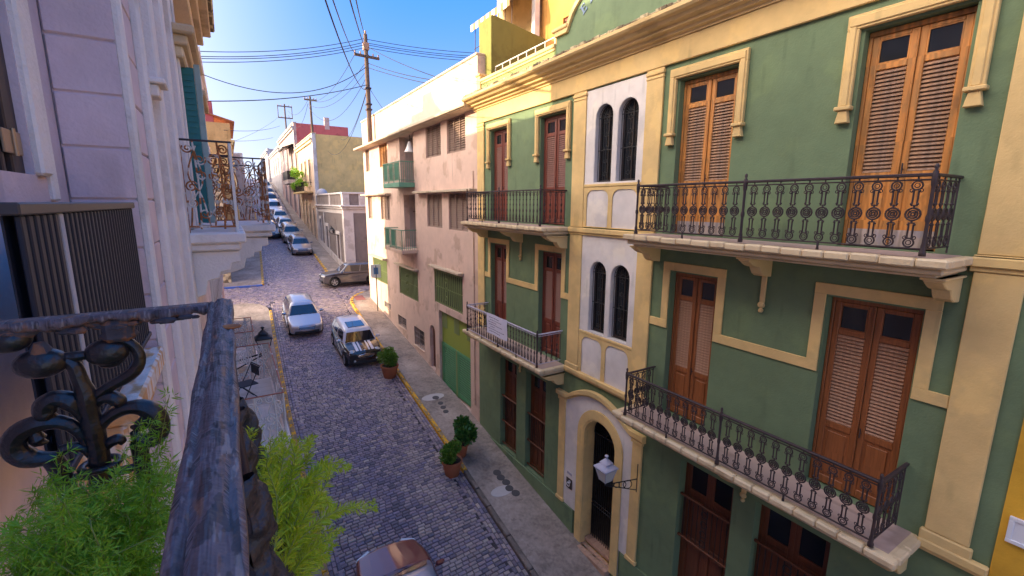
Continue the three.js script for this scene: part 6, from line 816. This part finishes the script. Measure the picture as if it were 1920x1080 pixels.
    mesh('mirror', [cbox(-0.11, 0.11, -0.07, 0.07, -0.05, 0.06, 0.04).translate(sx * (nw + 0.09), hb + 0.09, P.cowl - 0.32), rod([sx * (nw - 0.05), hb + 0.03, P.cowl - 0.32], [sx * (nw + 0.03), hb + 0.06, P.cowl - 0.32], 0.025)], mats.mirror || mats.body, o);
    for (const zz of [0.30, 0.66]) mesh('door_handle', cbox(-0.015, 0.015, -0.015, 0.015, -0.09, 0.09, 0.006).translate(sx * (nw + 0.004), hb - 0.10, c0.zf + (c0.zr - c0.zf) * (zz + 0.12)), mats.handle || mats.body, o);
    mesh('sill', cbox(sx * (nw - 0.06), sx * (nw + 0.006), gc, gc + 0.10, wr + ar + 0.02, wf - ar - 0.02, 0.02), M.plastic, o);
    mesh('door_gap', [0.44, 0.78].map(t => { const zz = c0.zf + (c0.zr - c0.zf) * t; return box(sx * (nw - 0.01), sx * (nw + 0.002), gc + 0.12, hb - 0.03, zz - 0.004, zz + 0.004); }), M.plastic, o);
    wheel(o, sx * (nw - 0.10), r, wf, r, 0.21, mats.rim || M.rim); wheel(o, sx * (nw - 0.10), r, wr, r, 0.21, mats.rim || M.rim);
  }
  mesh('grille', [cbox(-0.42, 0.42, P.nose - 0.22, P.nose - 0.08, f - 0.10, f + 0.008, 0.03), cbox(-0.62, 0.62, gc + 0.06, gc + 0.24, f - 0.14, f + 0.006, 0.03)], M.plastic, o);
  mesh('grille_bar', [cbox(-0.40, 0.40, P.nose - 0.13, P.nose - 0.11, f + 0.002, f + 0.016, 0.004), cbox(-0.40, 0.40, P.nose - 0.18, P.nose - 0.165, f + 0.002, f + 0.016, 0.004)], M.chrome, o);
  mesh('number_plate', cbox(-0.15, 0.15, hb - 0.34, hb - 0.19, b - 0.012, b + 0.02, 0.004), M.plate, o);
  mesh('underbody', box(-W / 2 + 0.12, W / 2 - 0.12, gc + 0.02, gc + 0.25, b + 0.2, f - 0.2), M.plastic, o);
  mesh('wiper', [-0.3, 0.25].map(dx => rod([dx, hb + 0.03, c0.zf + 0.05], [dx + 0.4, hb + 0.10, c0.zf - 0.0 + 0.02], 0.008, 4)), M.plastic, o);
  return o;
}
function mergeSmooth(gm) { // shared corners get one normal so the sheet metal looks rolled
  const p = gm.attributes.position, map = {}, acc = []; gm.computeVertexNormals(); const n = gm.attributes.normal; for (let i = 0; i < p.count; i++) { const k = [p.getX(i), p.getY(i), p.getZ(i)].map(v => Math.round(v * 500)).join(); (map[k] ||= V3()).add(V3(n.getX(i), n.getY(i), n.getZ(i))); acc.push(k); } for (let i = 0; i < p.count; i++) { const v = map[acc[i]].clone().normalize(); n.setXYZ(i, v.x, v.y, v.z); } return gm;
}
const HATCH = { L: 4.15, W: 1.78, H: 1.50, r: 0.32, belt: 0.94, of: 0.80, or: 0.75, clear: 0.20, nose: 0.72, cowl: 0.95, back: -1.88, rf: 0.30, rr: -1.52, rw: 0.60 };
const SUV = { L: 4.45, W: 1.82, H: 1.66, r: 0.35, belt: 1.04, of: 0.88, or: 0.86, clear: 0.24, nose: 0.88, cowl: 1.00, back: -2.05, rf: 0.38, rr: -1.72, rw: 0.62 };
const SEDAN = { L: 4.5, W: 1.78, H: 1.46, r: 0.32, belt: 0.92, of: 0.88, or: 0.95, clear: 0.19, nose: 0.72, cowl: 0.92, back: -1.55, rf: 0.22, rr: -0.98, rw: 0.58 };
const MINI = { L: 4.05, W: 1.79, H: 1.53, r: 0.33, belt: 0.98, of: 0.70, or: 0.68, clear: 0.19, nose: 0.86, cowl: 0.98, back: -1.88, rf: 0.52, rr: -1.62, rw: 0.66, round: true };
{
  const black = paint([0.016, 0.013, 0.012], 0.25, 0.3), white = paint([0.74, 0.70, 0.72], 0.35, 0);
  const m = car('compact_car', 'black compact car with white roof and white bonnet stripes', 'car', 5.10, -24.0, 0.02, MINI, { body: black, roof: white, mirror: white, handle: M.chrome, rim: M.rim });
  // sunroof and bonnet stripes follow the sheet metal
  const c = (MINI.rf + MINI.rr) / 2; mesh('sunroof', [cbox(-0.42, 0.42, 1.546, 1.560, -0.52, 0.26, 0.01)], M.carGlass, m); 
  for (const sx of [-1, 1]) mesh('stripe', [[0.16, 0.24], [0.30, 0.44]].map(([a, b]) => { const pts = [], zs = [1.0, 1.2, 1.4, 1.6, 1.78, 1.86]; const yb = z => { const t = (z - 0.98) / (1.80 - 0.98); return 1.0 - 0.105 * Math.pow(Math.max(0, t), 1.5) + 0.036; }; for (let i = 0; i < zs.length - 1; i++) { const A = [sx * a, yb(zs[i]), zs[i]], B_ = [sx * b, yb(zs[i]) - 0.004, zs[i]], D = [sx * b, yb(zs[i + 1]) - 0.004, zs[i + 1]], E = [sx * a, yb(zs[i + 1]), zs[i + 1]]; pts.push(...A, ...B_, ...D, ...A, ...D, ...E); } const q = new THREE.BufferGeometry(); q.setAttribute('position', new THREE.Float32BufferAttribute(pts, 3)); q.computeVertexNormals(); return q; }), white, m);
  mesh('grille_surround', [ring(0.30, 0.018, 24, 5).scale(1.25, 0.32, 1).translate(0, MINI.nose - 0.16, MINI.L / 2 + 0.004)], M.chrome, m); mesh('badge', new THREE.SphereGeometry(0.045, 10, 6).scale(1.6, 0.4, 0.5).translate(0, MINI.nose + 0.05, MINI.L / 2 - 0.20), M.chrome, m); mesh('aerial', rod([0, 1.53, -1.4], [0, 1.75, -1.62], 0.008), M.plastic, m);
  const silver = paint([0.42, 0.43, 0.48], 0.3, 0.5);
  car('silver_car', 'silver car driving down past the black and white car', 'car', 3.15, -28.7, 0, HATCH, { body: silver });
  car('grey_suv', 'dark grey crossover turning out of the side street', 'car', 7.65, -36.1, -Math.PI / 2 - 0.04, SUV, { body: paint([0.13, 0.115, 0.115], 0.3, 0.4) }, null, false);
  const row = [[5.62, -48.6, HATCH, [0.23, 0.21, 0.24], 'grey hatchback parked first in the row by the kerb'], [5.5, -54.2, SUV, [0.50, 0.42, 0.34], 'beige crossover parked second in the row by the kerb'], [5.5, -59.2, SEDAN, [0.56, 0.56, 0.60], 'silver saloon parked third in the row by the kerb'], [5.45, -64.2, SEDAN, [0.48, 0.50, 0.54], 'silver grey saloon parked fourth in the row'], [5.35, -70.3, SUV, [0.66, 0.67, 0.70], 'white crossover parked fifth in the row'], [5.45, -76.5, SUV, [0.06, 0.075, 0.12], 'dark blue crossover parked sixth in the row'], [5.7, -83.5, SEDAN, [0.10, 0.12, 0.17], 'dark saloon parked seventh in the row'], [5.8, -90.5, SUV, [0.42, 0.45, 0.5], 'light car parked near the crest']];
  row.forEach(([x, z, P, c2, l]) => car('parked_car', l, 'car', x, z, 0.02, P, { body: paint(c2, 0.3, 0.35) }, 'cars parked up the hill'));
  car('dark_car', 'dark small car coming down on the far left side', 'car', 3.65, -56.5, 0, HATCH, { body: paint([0.05, 0.05, 0.06], 0.3, 0.3) });
  car('maroon_car', 'dark red car with pale roof passing below the green house', 'car', 2.75, -8.9, Math.PI, HATCH, { body: paint([0.16, 0.035, 0.04], 0.3, 0.3), roof: paint([0.42, 0.44, 0.54], 0.3, 0.4) });
}
renderer.render(scene, camera);
